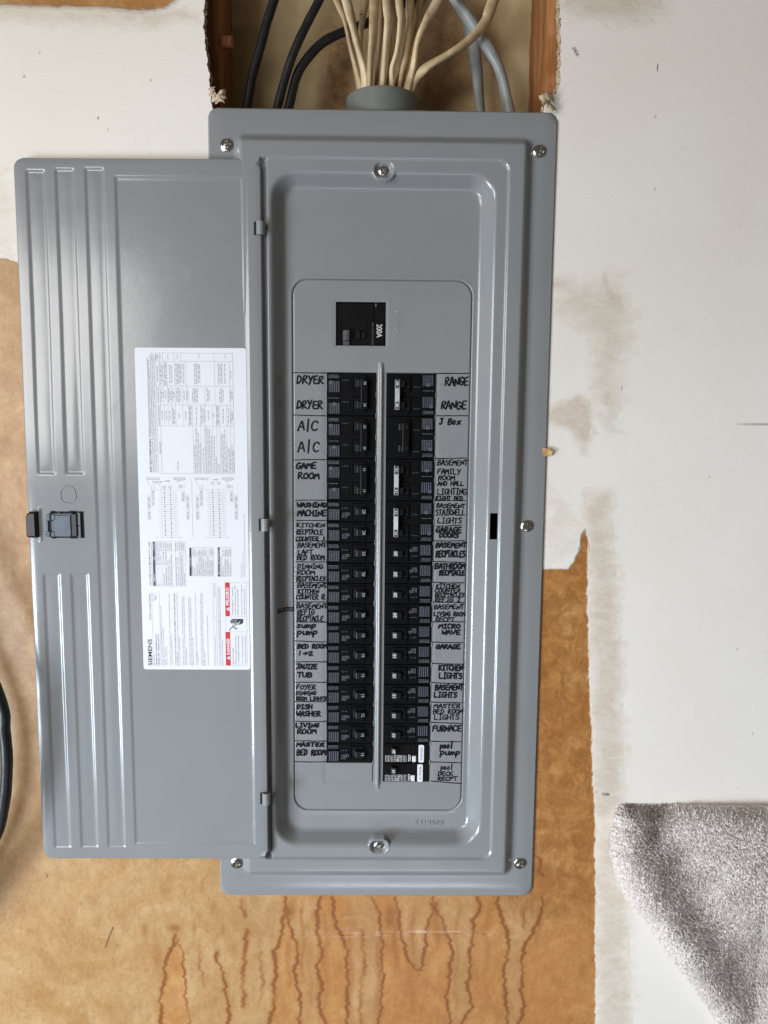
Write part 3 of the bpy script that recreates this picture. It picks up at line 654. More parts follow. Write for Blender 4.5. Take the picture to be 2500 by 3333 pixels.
def keep_cover(a, b):
    k = ~((a > PLT[0]+.0) & (a < PLT[1]) & (b > PLT[2]+.0) & (b < PLT[3]) & (rr(a, b, PLT[0]+.012, PLT[1]-.012, PLT[2]+.012, PLT[3]-.012, .004) < 0))
    return k & ~((a > SLOT[0]) & (a < SLOT[1]) & (b > SLOT[2]) & (b < SLOT[3]))
def cover_h2(x, z):
    h = cover_h(x, z)
    d = rr(x, z, PLT[0], PLT[1], PLT[2], PLT[3], .020)
    return h - .0035*sm(.0002, -.0016, d) + .0003*sm(.005, .0005, d)
f1b = f1 + [(PLT[0], .002), (PLT[1], .002), (PLT[0]+.010, .011), (PLT[1]-.010, .011)]; f2b = f2 + [(PLT[2], .002), (PLT[3], .002), (PLT[2]+.010, .011), (PLT[3]-.010, .011)]
X = lines(-HX, HX, .006, .0008, f1b); Z = lines(-HZ, HZ, .006, .0008, f2b)
cme = grid_mesh('cover', X, Z, cover_h2, M['paint'], keep_cover, warp=corner_warp(HX, HZ, .0125))
cover = par(obj('cover', cme))
# the steel box behind
bxm = MB()
bx0, bx1, bz0, bz1 = -.181, .181, -.470, .470
bxm.box(bx0, bx0+.002, bz0, bz1, -.1, -.0062); bxm.box(bx1-.002, bx1, bz0, bz1, -.1, -.0062); bxm.box(bx0+.002, bx1-.002, bz0, bz0+.002, -.1, -.0062); bxm.box(bx0+.002, bx1-.002, bz1-.002, bz1, -.1, -.0062)
bxm.box(bx0+.002, bx1-.002, bz0+.002, bz1-.002, -.1, -.098)
par(bxm.build('enclosure_box', M['void']))
# dead front plate
PH = -.0098
S0, PITCH = .1892, .02645
LC = (-.0670, -.0064); RC = (.0066, .0675)
COLB = S0 - 20*PITCH
MAINR = (-.0560, .0051, .2218, .2743)
def dead_h(x, z):
    d = rr(x, z, PLT[0]+.0009, PLT[1]-.0009, PLT[2]+.0009, PLT[3]-.0009, .0195)
    h = -.0030*sm(-.0014, 0, d) 
    r = np.clip((z+.3525)/.012, 0, 1)*np.clip((.2030-z)/.006, 0, 1)
    h = h + .0024*np.exp(-((x-.0002)/.0022)**4)*np.clip(r, 0, 1)
    # the sheet bulges faintly round the knock-outs
    for c in (LC, RC):
        q = rr(x, z, c[0], c[1], COLB, S0, .001); h = h - .0006*sm(.006, 0, np.abs(q))
    q = rr(x, z, *MAINR, .001); h = h - .0005*sm(.004, 0, np.abs(q))
    return h
f1c = [(PLT[0]+.0009, .002), (PLT[1]-.0009, .002), (0.0002, .0045), (PLT[0]+.010, .011), (PLT[1]-.010, .011), (LC[0], .004), (LC[1], .002), (RC[0], .002), (RC[1], .004), (MAINR[0], .001), (MAINR[1], .001)]
f2c = [(PLT[2]+.0009, .002), (PLT[3]-.0009, .002), (PLT[2]+.010, .011), (PLT[3]-.010, .011), (COLB, .004), (S0, .004), (MAINR[2], .003), (MAINR[3], .003), (.2030, .004), (-.3525, .006), (COLB+PITCH, 0)]
Xd = lines(PLT[0]+.0009, PLT[1]-.0009, .004, .0008, f1c); Zd = lines(PLT[2]+.0009, PLT[3]-.0009, .004, .0008, f2c)
def keep_dead(a, b):
    k = np.ones(a.shape, bool)
    for c in (LC, RC): k &= ~((a > c[0]) & (a < c[1]) & (b > COLB) & (b < S0))
    return k & ~((a > MAINR[0]) & (a < MAINR[1]) & (b > MAINR[2]) & (b < MAINR[3]))
cxp, czp = (PLT[0]+PLT[1])/2, (PLT[2]+PLT[3])/2
dme = grid_mesh('dead_front', Xd, Zd, dead_h, M['paint'], keep_dead, yoff=PH, warp=corner_warp((PLT[1]-PLT[0])/2-.0009, (PLT[3]-PLT[2])/2-.0009, .0195, cxp, czp))
dead = par(obj('dead_front', dme))
# ------------------------------------------------------------------ raised numbers and part number
def raised(s, cx, cz, size, rot, h, parent, name, mat=None, wscale=1.0):
    me = text_mesh(s, mat or M['paint'], 0, 2, .022, .02, name)
    v = np.array([p.co[:] for p in me.vertices]); c = (v.min(0)+v.max(0))/2
    o = obj(name, me, None); k = size
    B = Matrix(((1,0,0,0),(0,0,-1,0),(0,1,0,0),(0,0,0,1)))        # text x->x, y->z, z->-y
    T = Matrix.Translation((cx, -h, cz)) @ Matrix.Rotation(rot, 4, 'Y') @ B @ Matrix.Diagonal((k*wscale, k, k, 1)) @ Matrix.Translation((-c[0], -c[1], 0))
    me.transform(T); o.parent = parent
    if parent is panel: o.matrix_parent_inverse = Matrix.Translation((0, 0, .495))
    return o
for i in range(20):
    zc = S0-(i+.5)*PITCH
    raised(str(2*i+1), -.0775 + (0 if i < 12 else .001), zc-.001, .0098, math.pi/2, PH-.0002, dead, 'raised_number')
    raised(str(2*i+2), .0755, zc-.002, .0098, -math.pi/2, PH-.0002, dead, 'raised_number')
x, z = at(1292, 1060, -.01); raised('MAIN', x, z, .0105, -math.pi/2, PH-.0002, dead, 'raised_word', wscale=1.5)
x, z = at(1396, 2674, -.0095); raised('5419508', x, z-.002, .0088, 0, -.0096, cover, 'raised_part_number', wscale=1.25)
# ------------------------------------------------------------------ handwriting (felt marker): a stroke alphabet on a 4 x 6 grid
G = {'A':'0,0 1.6,6 2.2,6 4,0|.7,2.2 3.4,2.4','B':'.3,0 .3,6 2.4,5.9 3.5,4.8 2.6,3.3 .5,3.1 2.8,2.9 4,1.6 2.8,.2 .3,0','C':'3.9,4.8 2.6,6 1,5.6 0,3.4 .4,1 1.8,0 3.8,.8','D':'.3,0 .3,6 2.2,5.6 3.9,3.4 3,.9 .2,0',
 'E':'3.6,6 .3,5.9 .2,0 3.8,.1|.3,3.1 3,3.2','F':'3.8,6 .4,5.9 .2,0|.3,3.2 2.9,3.3','G':'3.8,4.9 2.6,6 1,5.5 0,3 .6,.7 2.2,0 3.8,1 3.8,2.7 2.2,2.7','H':'.2,6 .2,0|3.7,6 3.8,0|.2,3 3.8,3.2','I':'2,6 2,0|.9,6 3.1,6|.9,0 3.1,0',
 'J':'1,6 3.9,6|2.6,6 2.6,1.2 1.6,0 .3,.9','K':'.3,6 .3,0|3.8,6 .5,2.8 4,0','L':'.4,6 .2,0 3.8,.2','M':'0,0 .6,6 2,2 3.4,6 4,0','N':'.2,0 .3,6 3.6,0 3.9,6','O':'1.8,6 .3,4.6 .1,1.8 1.6,0 3.5,1.2 3.8,4.2 2,6','P':'.4,0 .4,6 2.7,6 3.9,4.6 2.8,3 .5,2.8',
 'R':'.4,0 .4,6 2.7,6 3.6,4.7 2.6,3.2 .6,3 4.1,-.3','S':'3.7,5 2.4,6 .7,5.4 .5,4 3,2.6 3.6,1.3 2.2,0 .2,.7','T':'0,6 4,6|2,6 1.9,0','U':'.3,6 .2,1.6 1.6,0 3.4,.9 3.8,6','V':'0,6 1.9,0 4,6','W':'0,6 .9,0 2.1,4 3.2,0 4.1,6','Y':'.2,6 2,3.2|3.9,6 1.2,-.6',
 'Z':'.2,6 3.8,6 .3,0 3.9,.2','X':'.2,6 3.8,0|3.8,6 .2,0','/':'2,7 1.9,-.6','1':'2,6 1.9,0','2':'.3,4.7 1.8,6 3.6,4.6 .3,0 3.9,.2','+':'2,5 2,1|.2,3 3.9,3',
 'u':'.4,3.8 .3,.9 1.4,0 2.8,.6 3.2,3.8|3.2,3.8 3.5,0','m':'.1,0 .3,3.8|.3,2.8 1.3,3.8 1.9,0|1.9,2.6 3,3.8 4,0','p':'.5,3.9 .3,-2.6|.4,3.5 2.4,4 3.5,2.4 2.2,.4 .4,.8','s':'3.2,3.6 1.2,4 .8,2.8 3,1.4 2,0 .3,.4','o':'2,3.9 .5,2.6 .8,.5 2.4,0 3.4,2 2,3.9','l':'2,7 1.9,0','x':'.4,3.8 3.6,0|3.6,4 .3,0'}
RW = random.Random(11)
def smooth_pl(P):
    """one round of corner cutting keeps the pen moving in curves"""
    if len(P) < 3: return P
    out = [P[0]]
    for a, b in zip(P[:-1], P[1:]):
        out += [(a[0]*.78+b[0]*.22, a[1]*.78+b[1]*.22), (a[0]*.22+b[0]*.78, a[1]*.22+b[1]*.78)]
    return out + [P[-1]]
_ei = [0]
def ribbon(mb, P, w, hfun):
    for i, p in enumerate(P):
        _ei[0] = (_ei[0]+1) % 24; e = .00034 + _ei[0]*8e-6
        ww = w*(1+.12*math.sin(i*1.3+P[0][0]*900))
        mb.add([(p[0]+ww*math.cos(a), -(hfun(p[0], p[1])+e), p[1]+ww*math.sin(a)) for a in [k*math.pi/4 for k in range(8)]], [tuple(range(8))])
        if i:
            q = P[i-1]; dx, dz = p[0]-q[0], p[1]-q[1]; L = math.hypot(dx, dz) or 1e-9; nx, nz = -dz/L*ww, dx/L*ww; e2 = e+4e-6
            mb.add([(q[0]+nx, -(hfun(*q)+e2), q[1]+nz), (q[0]-nx, -(hfun(*q)+e2), q[1]-nz), (p[0]-nx, -(hfun(*p)+e2), p[1]-nz), (p[0]+nx, -(hfun(*p)+e2), p[1]+nz)], [(0,1,2,3)])
def write(mb, K, s, x0, yt, x1, yb, w=.00058, hfun=lambda x, z: PH, hpl=-.0098):
    A = at(*K(x0, yb), hpl); B = at(*K(x1, yb), hpl); T = at(*K(x0, yt), hpl)
    n = len(s); cw = (B[0]-A[0])/(n-.18*1); hh = T[1]-A[1]
    low = all(c in 'umpsolx ' for c in s)
    for i, ch in enumerate(s):
        if ch == ' ' or ch not in G: continue
        ox = A[0]+i*cw + RW.uniform(-.03, .03)*cw; oz = A[1] + RW.uniform(-.05, .05)*hh; k = RW.uniform(.94, 1.06); sl = RW.uniform(.05, .22)
        gy = hh/6.0*k*(1.15 if low else 1)
        for st in G[ch].split('|'):
            pts = []
            for t in st.split():
                a, b = map(float, t.split(',')); a += RW.uniform(-.18, .18); b += RW.uniform(-.18, .18)
                pts.append((ox + a/4.0*cw*.86 + b/6.0*sl*cw*.6, oz + b*gy + (a/4)*.04*hh))
            ribbon(mb, smooth_pl(pts), w, hfun)
def rule(mb, K, a, b, w=.00056):
    P = at(*K(*a), -.0098), at(*K(*b), -.0098); n = 9; m = RW.uniform(-.0005, .0005)
    ribbon(mb, [(P[0][0]+(P[1][0]-P[0][0])*t, P[0][1]+(P[1][1]-P[0][1])*t + m*math.sin(t*math.pi) + .00012*math.sin(t*17+m*9e3)) for t in [i/(n-1) for i in range(n)]], w, lambda x, z: PH)
WORDS = [
 (KA, [('DRYER',147,762,333,815)]), (KA, [('DRYER',145,940,328,995)]), (KA, [('A/C',155,1090,292,1155)]), (KA, [('A/C',155,1240,302,1310)]),
 (KB, [('GAME',150,62,303,108),('ROOM',163,140,325,185)]), (KB, [('WASHING',160,372,378,405),('MACHINE',163,430,376,472)]), (KB, [('KITCHEN',155,528,365,558),('RECPTACLE',155,578,355,615),('COUNTER 1',150,632,372,664)]),
 (KB, [('BASEMENT',162,680,380,715),('LAFT',165,735,275,768),('BED ROOM',158,774,365,812)]), (KB, [('DINNING',162,845,355,880),('ROOM',158,890,292,925),('RECPTACLES',155,938,375,972)]),
 (KB, [('BASEMENT',162,992,383,1026),('KITCHEN',165,1038,325,1072),('COUNTER R',152,1080,368,1116)]), (KC, [('BASEMENT',155,-36,388,0),('REFIG',160,10,290,48),('RECPTACLE',160,58,358,98)]),
 (KC, [('sump',155,118,302,150),('pump',160,168,312,202)]), (KC, [('BED ROOM',162,275,385,308),('1+2',160,333,278,364)]), (KC, [('JAUZZE',152,432,312,468),('TUB',160,495,270,532)]),
 (KC, [('FOYER',152,590,300,625),('DINNING',150,640,302,668),('ROOM LIGHTS',150,682,382,710)]), (KC, [('DISH',157,742,272,776),('WASHER',155,795,335,832)]), (KC, [('LIVING',148,888,322,918),('ROOM',160,930,303,968)]), (KC, [('MASTER',155,1036,362,1065),('BED ROOM',158,1092,372,1133)]),
 (KA, [('RANGE',1212,770,1378,830)]), (KA, [('RANGE',1185,945,1362,1000)]), (KA, [('J Box',1170,1070,1322,1110)]),
 (KB, [('BASEMENT',1240,42,1470,82),('FAMILY',1240,110,1415,150),('ROOM',1246,162,1370,196),('AND HALL',1240,206,1440,240),('LIGHTING',1238,262,1462,308),('RIGHT BED',1228,320,1434,350)]),
 (KB, [('BASEMENT',1232,378,1450,410),('STAIRWELL',1226,425,1450,468),('LIGHTS',1240,488,1425,530)]), (KB, [('GARAGE',1228,560,1422,600),('DOORS',1256,605,1402,640)]), (KB, [('BASEMENT',1228,680,1458,716),('RECPTACLES',1228,742,1452,790)]),
 (KB, [('BATHROOM',1220,840,1450,880),('RECPTACLE',1256,892,1450,930)]), (KB, [('KITCHEN',1228,998,1408,1030),('COUNTER',1222,1034,1415,1062),('RECPTACLES',1222,1068,1448,1096),('REFIG 2',1222,1102,1415,1134)]),
 (KC, [('BASEMENT',1215,-28,1440,6),('LIVING ROOM',1212,28,1448,60),('RECPT',1225,70,1370,102)]), (KC, [('MICRO',1250,122,1412,155),('WAVE',1272,170,1414,202)]), (KC, [('GARAGE',1228,280,1415,312)]), (KC, [('KITCHEN',1250,440,1432,480),('LIGHTS',1252,500,1428,542)]),
 (KC, [('BASEMENT',1222,590,1436,630),('LIGHTS',1214,646,1388,688)]), (KC, [('MASTER',1210,738,1414,768),('BED ROOM',1206,778,1434,812),('LIGHTS',1214,820,1405,858)]), (KC, [('FURNACE',1204,905,1420,948)]),
 (KC, [('pool',1260,1043,1358,1080),('pump',1262,1095,1412,1130)]), (KC, [('pool',1265,1212,1358,1246),('DECK',1245,1260,1358,1290),('RECPT',1242,1300,1390,1328)])]
for K, L in WORDS:
    mb = MB()
    for s, a, b, c, d in L: write(mb, K, s, a, b, c, d, .00068 if len(L) >= 3 else .00096)
    tag(mb.build('handwriting', M['marker'], dead), 'black marker handwriting reading ' + ' '.join(t[0] for t in L))
mb = MB()
def cov_at(x, z): return float(cover_h(np.array([x]), np.array([z]))[0])
write(mb, KB, 'BUSTER', 15, 1182, 130, 1212, .00055, cov_at, -.006)
tag(mb.build('handwriting', M['marker'], cover), 'faint black marker handwriting reading BUSTER')
RULES = [(KA,(118,737),(356,740)),(KA,(124,1042),(356,1048)),(KA,(124,1366),(356,1363)),(KA,(1145,742),(1383,742)),(KA,(1140,1048),(1376,1047)),(KA,(1140,1356),(1365,1352)),
 (KB,(148,353),(380,353)),(KB,(155,508),(386,508)),(KB,(150,667),(386,668)),(KB,(152,826),(382,828)),(KB,(150,980),(386,984)),(KB,(148,1135),(386,1135)),(KB,(1215,355),(1455,356)),(KB,(1232,552),(1428,542)),(KB,(1210,664),(1448,664)),
 (KB,(1208,824),(1450,834)),(KB,(1206,984),(1446,988)),(KB,(1206,1138),(1446,1142)),(KC,(148,104),(384,107)),(KC,(142,250),(386,260)),(KC,(145,414),(382,414)),(KC,(143,572),(380,572)),(KC,(143,716),(380,720)),(KC,(143,870),(380,873)),
 (KC,(143,1022),(384,1024)),(KC,(143,1182),(382,1183)),(KC,(1204,105),(1442,105)),(KC,(1202,260),(1438,266)),(KC,(1200,424),(1436,431)),(KC,(1202,572),(1434,580)),(KC,(1200,724),(1430,728)),(KC,(1196,880),(1428,888)),
 (KC,(1194,1025),(1426,1028)),(KC,(1192,1185),(1424,1192)),(KC,(1192,1332),(1424,1352))]
for K, a, b in RULES:
    mb = MB(); rule(mb, K, a, b); mb.build('ruled_line', M['marker'], dead)

# ------------------------------------------------------------------ breakers. local: origin at centre, +x towards the panel's middle, face at h = 0 of its own
BF = PH + .0009                                      # breaker face, a little proud of the plate
BW = (LC[1]-LC[0])/2 - .0003
def dashes(mb, x0, x1, z0, z1, nx, h, r, vert=True, w=.00022):
    for i in range(nx):
        t = (i+.5)/nx; p = z0 if vert else x0; e = z1 if vert else x1; c = (x0+(x1-x0)*t) if vert else (z0+(z1-z0)*t)
        while p < e - .0006:
            L = min(r.uniform(.0008, .0026), e-p)
            if vert: mb.quad([(c-w, p), (c+w, p), (c+w, p+L), (c-w, p+L)], h)
            else: mb.quad([(p, c-w), (p+L, c-w), (p+L, c+w), (p, c+w)], h)
            p += L + r.uniform(.0003, .0007)
def ring(mb, cx, cz, r, w, h, n=14):
    vs = [(cx+q*math.cos(2*math.pi*k/n), -h, cz+q*math.sin(2*math.pi*k/n)) for q in (r-w, r+w) for k in range(n)]
    mb.add(vs, [(k, (k+1) % n, n+(k+1) % n, n+k) for k in range(n)])
def pole(mb, zc, big):
    """moulded relief of one pole"""
    hp = PITCH/2-.0004
    mb.box(-BW+.0012, -BW+.0168, zc-hp+.0012, zc+hp-.0095, 0, .0010, .0004)          # sticker seat
    mb.box(-BW+.0012, -BW+.0155, zc+hp-.0088, zc+hp-.0014, 0, .0006, .0003)
    mb.box(-BW+.0180, -.0012, zc-hp+.0030, zc+hp-.0088, 0, .0006, .0003)
    mb.box(-BW+.0180, -.0030, zc+hp-.0080, zc+hp-.0018, 0, .0004, .0002)
    # housing round the handle window
    a0, a1, b0, b1 = .0006, .0190, zc-.0098, zc+.0100
    w0, w1, v0, v1 = .0024, .0135, zc-.0052, zc+.0052
    mb.box(a0, w0, b0, b1, 0, .0020, .0004); mb.box(w1+.0004, a1+.0002, b0, b1, 0, .0012, .0003)
    mb.box(w0+.0001, a1-.0004, v1, b1, 0, .0019, .0004); mb.box(w0+.0001, a1-.0004, b0, v0, 0, .0019, .0004)
    mb.box(.0195, BW-.0004, zc-.0004, zc+hp-.0040, 0, .0005, .0002)
def body_mesh(poles):
    mb = MB(); H = PITCH*poles/2-.0003
    zs = [0] if poles == 1 else [PITCH/2, -PITCH/2]
    mb.box(-BW, BW, -H, H, -.055, 0, .0006)
    for z in zs: pole(mb, z, poles > 1)
    me = mb.mesh('circuit_breaker', M['black']); return me
def win_mesh(poles):
    mb = MB()
    for z in ([0] if poles == 1 else [PITCH/2, -PITCH/2]): mb.quad([(.0025, z-.0051), (.0138, z-.0051), (.0138, z+.0051), (.0025, z+.0051)], .0002)
    return mb.mesh('handle_window', M['void'])
ON = [(.0060, -.001), (.0074, .0050), (.0078, .0058), (.0086, .0062), (.0140, .0064), (.0196, .0044), (.0202, .0030), (.0170, -.001)]
OFFP = [(.0220-a, b) for a, b in ON]
def handle_mesh(on=True): return MB().prism(ON if on else [(a, b) for a, b in OFFP][::-1], -.0043, .0043, .0005).mesh('handle', M['handle'])
def slant(u, t):
    """point on the slanted number face: u 0..1 across, t along z"""
    return .0084+(.0160-.0084)*u, .0064-(.0064-.0040)*u
def number_mesh(s, zc, lift, mat, k=.0052, wid=None, uoff=.0168):
    v, f = text_geo(s, .004, 2); x0, x1 = v[:,0].min(), v[:,0].max(); y1 = v[:,1].max(); c = (x0+x1)/2; sl = (.0064-.0044)/(.0196-.0140)
    vs = []
    for a, b in v:
        z = zc-(a-c)*k; xx = uoff + (b-y1/2)*k; vs.append((xx, -(.0064-(xx-.0140)*sl+lift), z))
    return MB().add(vs, f)
RP = random.Random(5)
def print_mesh(poles, kind):
    mb = MB(); 
    for q, z in enumerate([0] if poles == 1 else [PITCH/2, -PITCH/2]):
        hp = PITCH/2-.0004; h = .0012
        dashes(mb, -BW+.0028, -BW+.0155, z-hp+.0024, z+hp-.0105, 6 if kind else 5, h, RP)
        dashes(mb, -BW+.0022, -BW+.0150, z+hp-.0068, z+hp-.0022, 3 if not (poles == 2 and q) else 1, .0008, RP, False, .00020)
        if poles == 1:
            dashes(mb, -BW+.0190, -BW+.0255, z-hp+.0045, z-hp+.0110, 4, .0008, RP); ring(mb, -.0030, z-.0035, .0016, .0002, .0008)
        else: ring(mb, -BW+.005+.004*q, z+.001, .0017, .00025, .0013)
        for k in range(4): mb.quad([(-BW+.0195+k*.0022, z+.003), (-BW+.0198+k*.0022, z+.003), (-BW+.0198+k*.0022, z+.0045), (-BW+.0195+k*.0022, z+.0045)], .0009)
    return mb.mesh('rating_print', M['print'])
def seat_mesh(poles):
    mb = MB(); hp = PITCH/2-.0004
    for z in ([0] if poles == 1 else [PITCH/2, -PITCH/2]): mb.box(-BW+.0018, -BW+.0162, z-hp+.0018, z+hp-.0101, .0010, .00112)
    return mb.mesh('rating_sticker', M['sticker'])
MESH = {}
def cached(k, f):
    if k not in MESH: MESH[k] = f()
    return MESH[k]
def breaker(side, slot, poles, amp, on=True, tie=None, label=None):
    c = LC if side == 'L' else RC
    zc = S0-(slot+poles/2)*PITCH; xc = (c[0]+c[1])/2
    o = obj('circuit_breaker', cached(('b', poles), lambda: body_mesh(poles)))
    par(o); o.location = (xc, -BF, zc)
    jx, jz = RP.uniform(-.007, .007), RP.uniform(-.006, .006)          # each sits a little differently
    o.rotation_euler = (jx, math.pi if side == 'R' else 0, jz); o.location[1] -= RP.uniform(-.0001, .0006)
    if label: o['label'] = label
    def ch(name, me, loc=(0,0,0), rot=None):
        return obj(name, me, o, loc, rot)
    ch('handle_window', cached(('w', poles), lambda: win_mesh(poles)))
    ch('rating_sticker', cached(('s', poles), lambda: seat_mesh(poles)))
    ch('rating_print', cached(('p', poles, side, amp), lambda: print_mesh(poles, amp == 20)))
    zs = [0] if poles == 1 else [PITCH/2, -PITCH/2]
    for z in zs: ch('handle', cached(('h', on), lambda: handle_mesh(on)), (0, 0, z))
    nm = M['white_print'] if on else M['print']
    if poles == 2:
        sg = 1 if on else -1; cxm = .0110
        def tie_mesh():
            mb = MB(); x_ = .0136 if tie else .0120; P = [(x_, .0058), (x_+.0001, .0080), (x_+.0008, .0084), (.0198, .0060), (.0202, .0046), (.0170, .0040)]
            if not on: P = [(2*cxm-a, b) for a, b in P][::-1]
            mb.prism(P, -PITCH/2-.0052, PITCH/2+.0052, .0006)
            return mb.mesh('handle_tie', M['tie'] if tie == 'metal' else M['handle'])
        ch('handle_tie', cached(('t', on, tie), tie_mesh))
        if tie == 'metal':
            def pad():
                mb = MB()
                for z in zs: mb.prism([(.0147, .0070), (.0148, .0084), (.0190, .0069), (.0191, .0060)], z-.0050+(.0006 if z > 0 else -.0002), z+.0050-(.0002 if z > 0 else -.0006), .0002)
                return mb.mesh('number_pad', M['handle'])
            ch('number_pad', cached(('pad',), pad))
        def num():
            mb = MB()
            for z in zs:
                t = number_mesh(str(amp), z, .0028, nm, .0046, uoff=.0170)
                if not on:
                    t.v = [(a-2*(.0170-cxm), -(.0064+.0026-(2*cxm-(a-2*(.0170-cxm))-.0140)*.357), c2) for a, b, c2 in t.v]
                mb.add(t.v, t.f)
            return mb.mesh('rating_number', M['white_print'] if on else M['dim_print'])
        ch('rating_number', cached(('n2', amp, on), num))
    else:
        ch('rating_number', cached(('n', amp), lambda: number_mesh(str(amp), 0, .00012, nm, .0056).mesh('rating_number', M['white_print'])))
    return o
NAMES_L = [('DRYER',2,30),('A/C',2,30),('GAME ROOM',2,15),('WASHING MACHINE',1,20),('KITCHEN RECPTACLE COUNTER 1',1,20),('BASEMENT LAFT BED ROOM',1,20),('DINNING ROOM RECPTACLES',1,20),('BASEMENT KITCHEN COUNTER R',1,20),('BASEMENT REFIG',1,20),
           ('sump pump',1,15),('BED ROOM 1+2',1,15),('TUB',1,15),('FOYER',1,15),('DISH WASHER',1,15),('LIVING ROOM',1,15),('MASTER BED ROOM',1,15)]
NAMES_R = [('RANGE',2,40,True,'metal'),('J Box',2,20,False,None),('BASEMENT FAMILY ROOM',2,15,True,'metal'),('BASEMENT STAIRWELL and GARAGE DOORS',2,15,True,'metal'),('BASEMENT RECPTACLES',1,20),('BATHROOM',1,20),('KITCHEN COUNTER',1,20),('BASEMENT LIVING ROOM',1,20),
           ('MICROWAVE',1,15),('GARAGE',1,15),('KITCHEN LIGHTS',1,15),('BASEMENT LIGHTS',1,15),('MASTER BED ROOM LIGHTS',1,15),('FURNACE',1,15)]
s = 0
for n, p, a in NAMES_L:
    breaker('L', s, p, a, label='black %s breaker marked %d beside the writing %s' % ('double' if p == 2 else 'single', a, n)); s += p
s = 0
for t in NAMES_R:
    n, p, a = t[:3]; on = t[3] if len(t) > 3 else True; tie = t[4] if len(t) > 4 else None
    breaker('R', s, p, a, on, tie, label='black %s breaker marked %d%s beside the writing %s' % ('double' if p == 2 else 'single', a, ' with a bright metal handle tie' if tie else '', n)); s += p
# the two test-button breakers at the bottom right, on the panel's own axes
def gfci(slot, amp, serial, who, shift):
    z1 = S0-slot*PITCH; z0 = z1-PITCH; xa, xb_ = RC[0]+.0003, RC[1]-.0003
    mb = MB(); mb.box(xa, xb_, z0+.0003, z1-.0003, BF-.055, BF, .0006)
    mb.box(xa+.0010, xa+.0115, z1-.0105, z1-.0014, BF, BF+.0008, .0003); mb.box(xa+.0270, xa+.0400, z1-.0105, z1-.0014, BF, BF+.0008, .0003)
    mb.box(xa+.0125, xa+.0262, z1-.0030, z1-.0012, BF, BF+.0014, .0004); mb.box(xa+.0240, xa+.0262, z1-.0105, z1-.0032, BF, BF+.0014, .0004); mb.box(xa+.0008, xa+.0400, z0+.0012, z1-.0145, BF, BF+.0004, .0002)
    o = mb.build('circuit_breaker', M['blackgloss']); par(o)
    o['label'] = 'black test-button breaker marked %d beside the writing %s' % (amp, who)
    # handle
    P = [(xa+.0105, BF), (xa+.0108, BF+.0042), (xa+.0162, BF+.0066), (xa+.0182, BF+.0040), (xa+.0190, BF)]
    MB().prism(P[::-1], z1-.0135, z1-.0048, .0005).build('handle', M['handle'], o)
    n = MB(); v, f = text_geo(str(amp), .012, 2); x0_, x1_ = v[:,0].min(), v[:,0].max(); k = .0046
    n.add([(xa+.0137-(b-.35)*k, -(BF+.0042+(.0028-(b-.35)*k+.0003)*.444+.0002), z1-.0092+(a-(x0_+x1_)/2)*k) for a, b in v], [g[::-1] for g in f]); n.build('rating_number', M['white_print'], o)
    pr = MB(); r = random.Random(slot)
    dashes(pr, xa+.0022, xa+.0310, z0+.0016, z0+.0105, 15, BF+.00062, r, True, .00035)
    for k in (.019, .0215): ring(pr, xa+k, z0+.004+(k-.019)*2, .0013, .0003, BF+.0007)
    pr.build('rating_print', M['white_print'], o)
    t = MB(); put_text(t, 'TEST', (xa+.0362, z0+.0018), (0, 1), (-1, 0), .0032, .0098, .03, 2, P=lambda a, b: (a, -(BF+.0006), b)); t.build('test_lettering', M['white_print'], o)
    MB().box(xa+.0380-shift, xa+.0430-shift, z0+.0020, z0+.0100, BF, BF+.0022, .0005).build('test_button', M['whiteplastic'], o)
    st = MB(); sx = xa+.0462-shift; c = .0012
    st.add([(sx+a, -(BF+.0007), z0+b) for a, b in ((c, .0008), (.0070-c, .0008), (.0070, .0008+c), (.0070, .0246-c), (.0070-c, .0246), (c, .0246), (0, .0246-c), (0, .0008+c))] +
           [(sx+a, -BF, z0+b) for a, b in ((c, .0008), (.0070-c, .0008), (.0070, .0008+c), (.0070, .0246-c), (.0070-c, .0246), (c, .0246), (0, .0246-c), (0, .0008+c))],
           [tuple(range(8))] + [(i, i+8, (i+1) % 8+8, (i+1) % 8) for i in range(8)])
    st.build('serial_sticker', M['paper'], o)
    t = MB(); put_text(t, serial, (sx+.0050, z0+.0040), (0, 1), (-1, 0), .0026, .0175, 0., 2, P=lambda a, b: (a, -(BF+.00085), b)); t.build('serial_number', M['ink'], o)
gfci(18, 20, '010615031', 'pool pump', 0); gfci(19, 15, '011555246', 'pool DECK RECPT', .0012)
# filler plate in the last slot of the left column
zf = S0-19*PITCH
par(MB().box(LC[0]+.0002, LC[1]-.0006, COLB+.0003, zf-.0006, PH-.004, PH+.0006, .0005).build('filler_plate', M['paint']))
# knock-out tabs left standing along the sheet between breakers
tb = MB()
for i in range(1, 20):
    z = S0-i*PITCH
    for xq, sg in ((LC[1], 1), (RC[1], 1), (LC[0], -1)):
        tb.box(min(xq, xq+sg*.0012)-.0004, max(xq, xq+sg*.0012), z-.0035, z+.0035, PH-.0012, PH+.0004, .0003)
tb.build('knockout_tabs', M['paint'], dead)
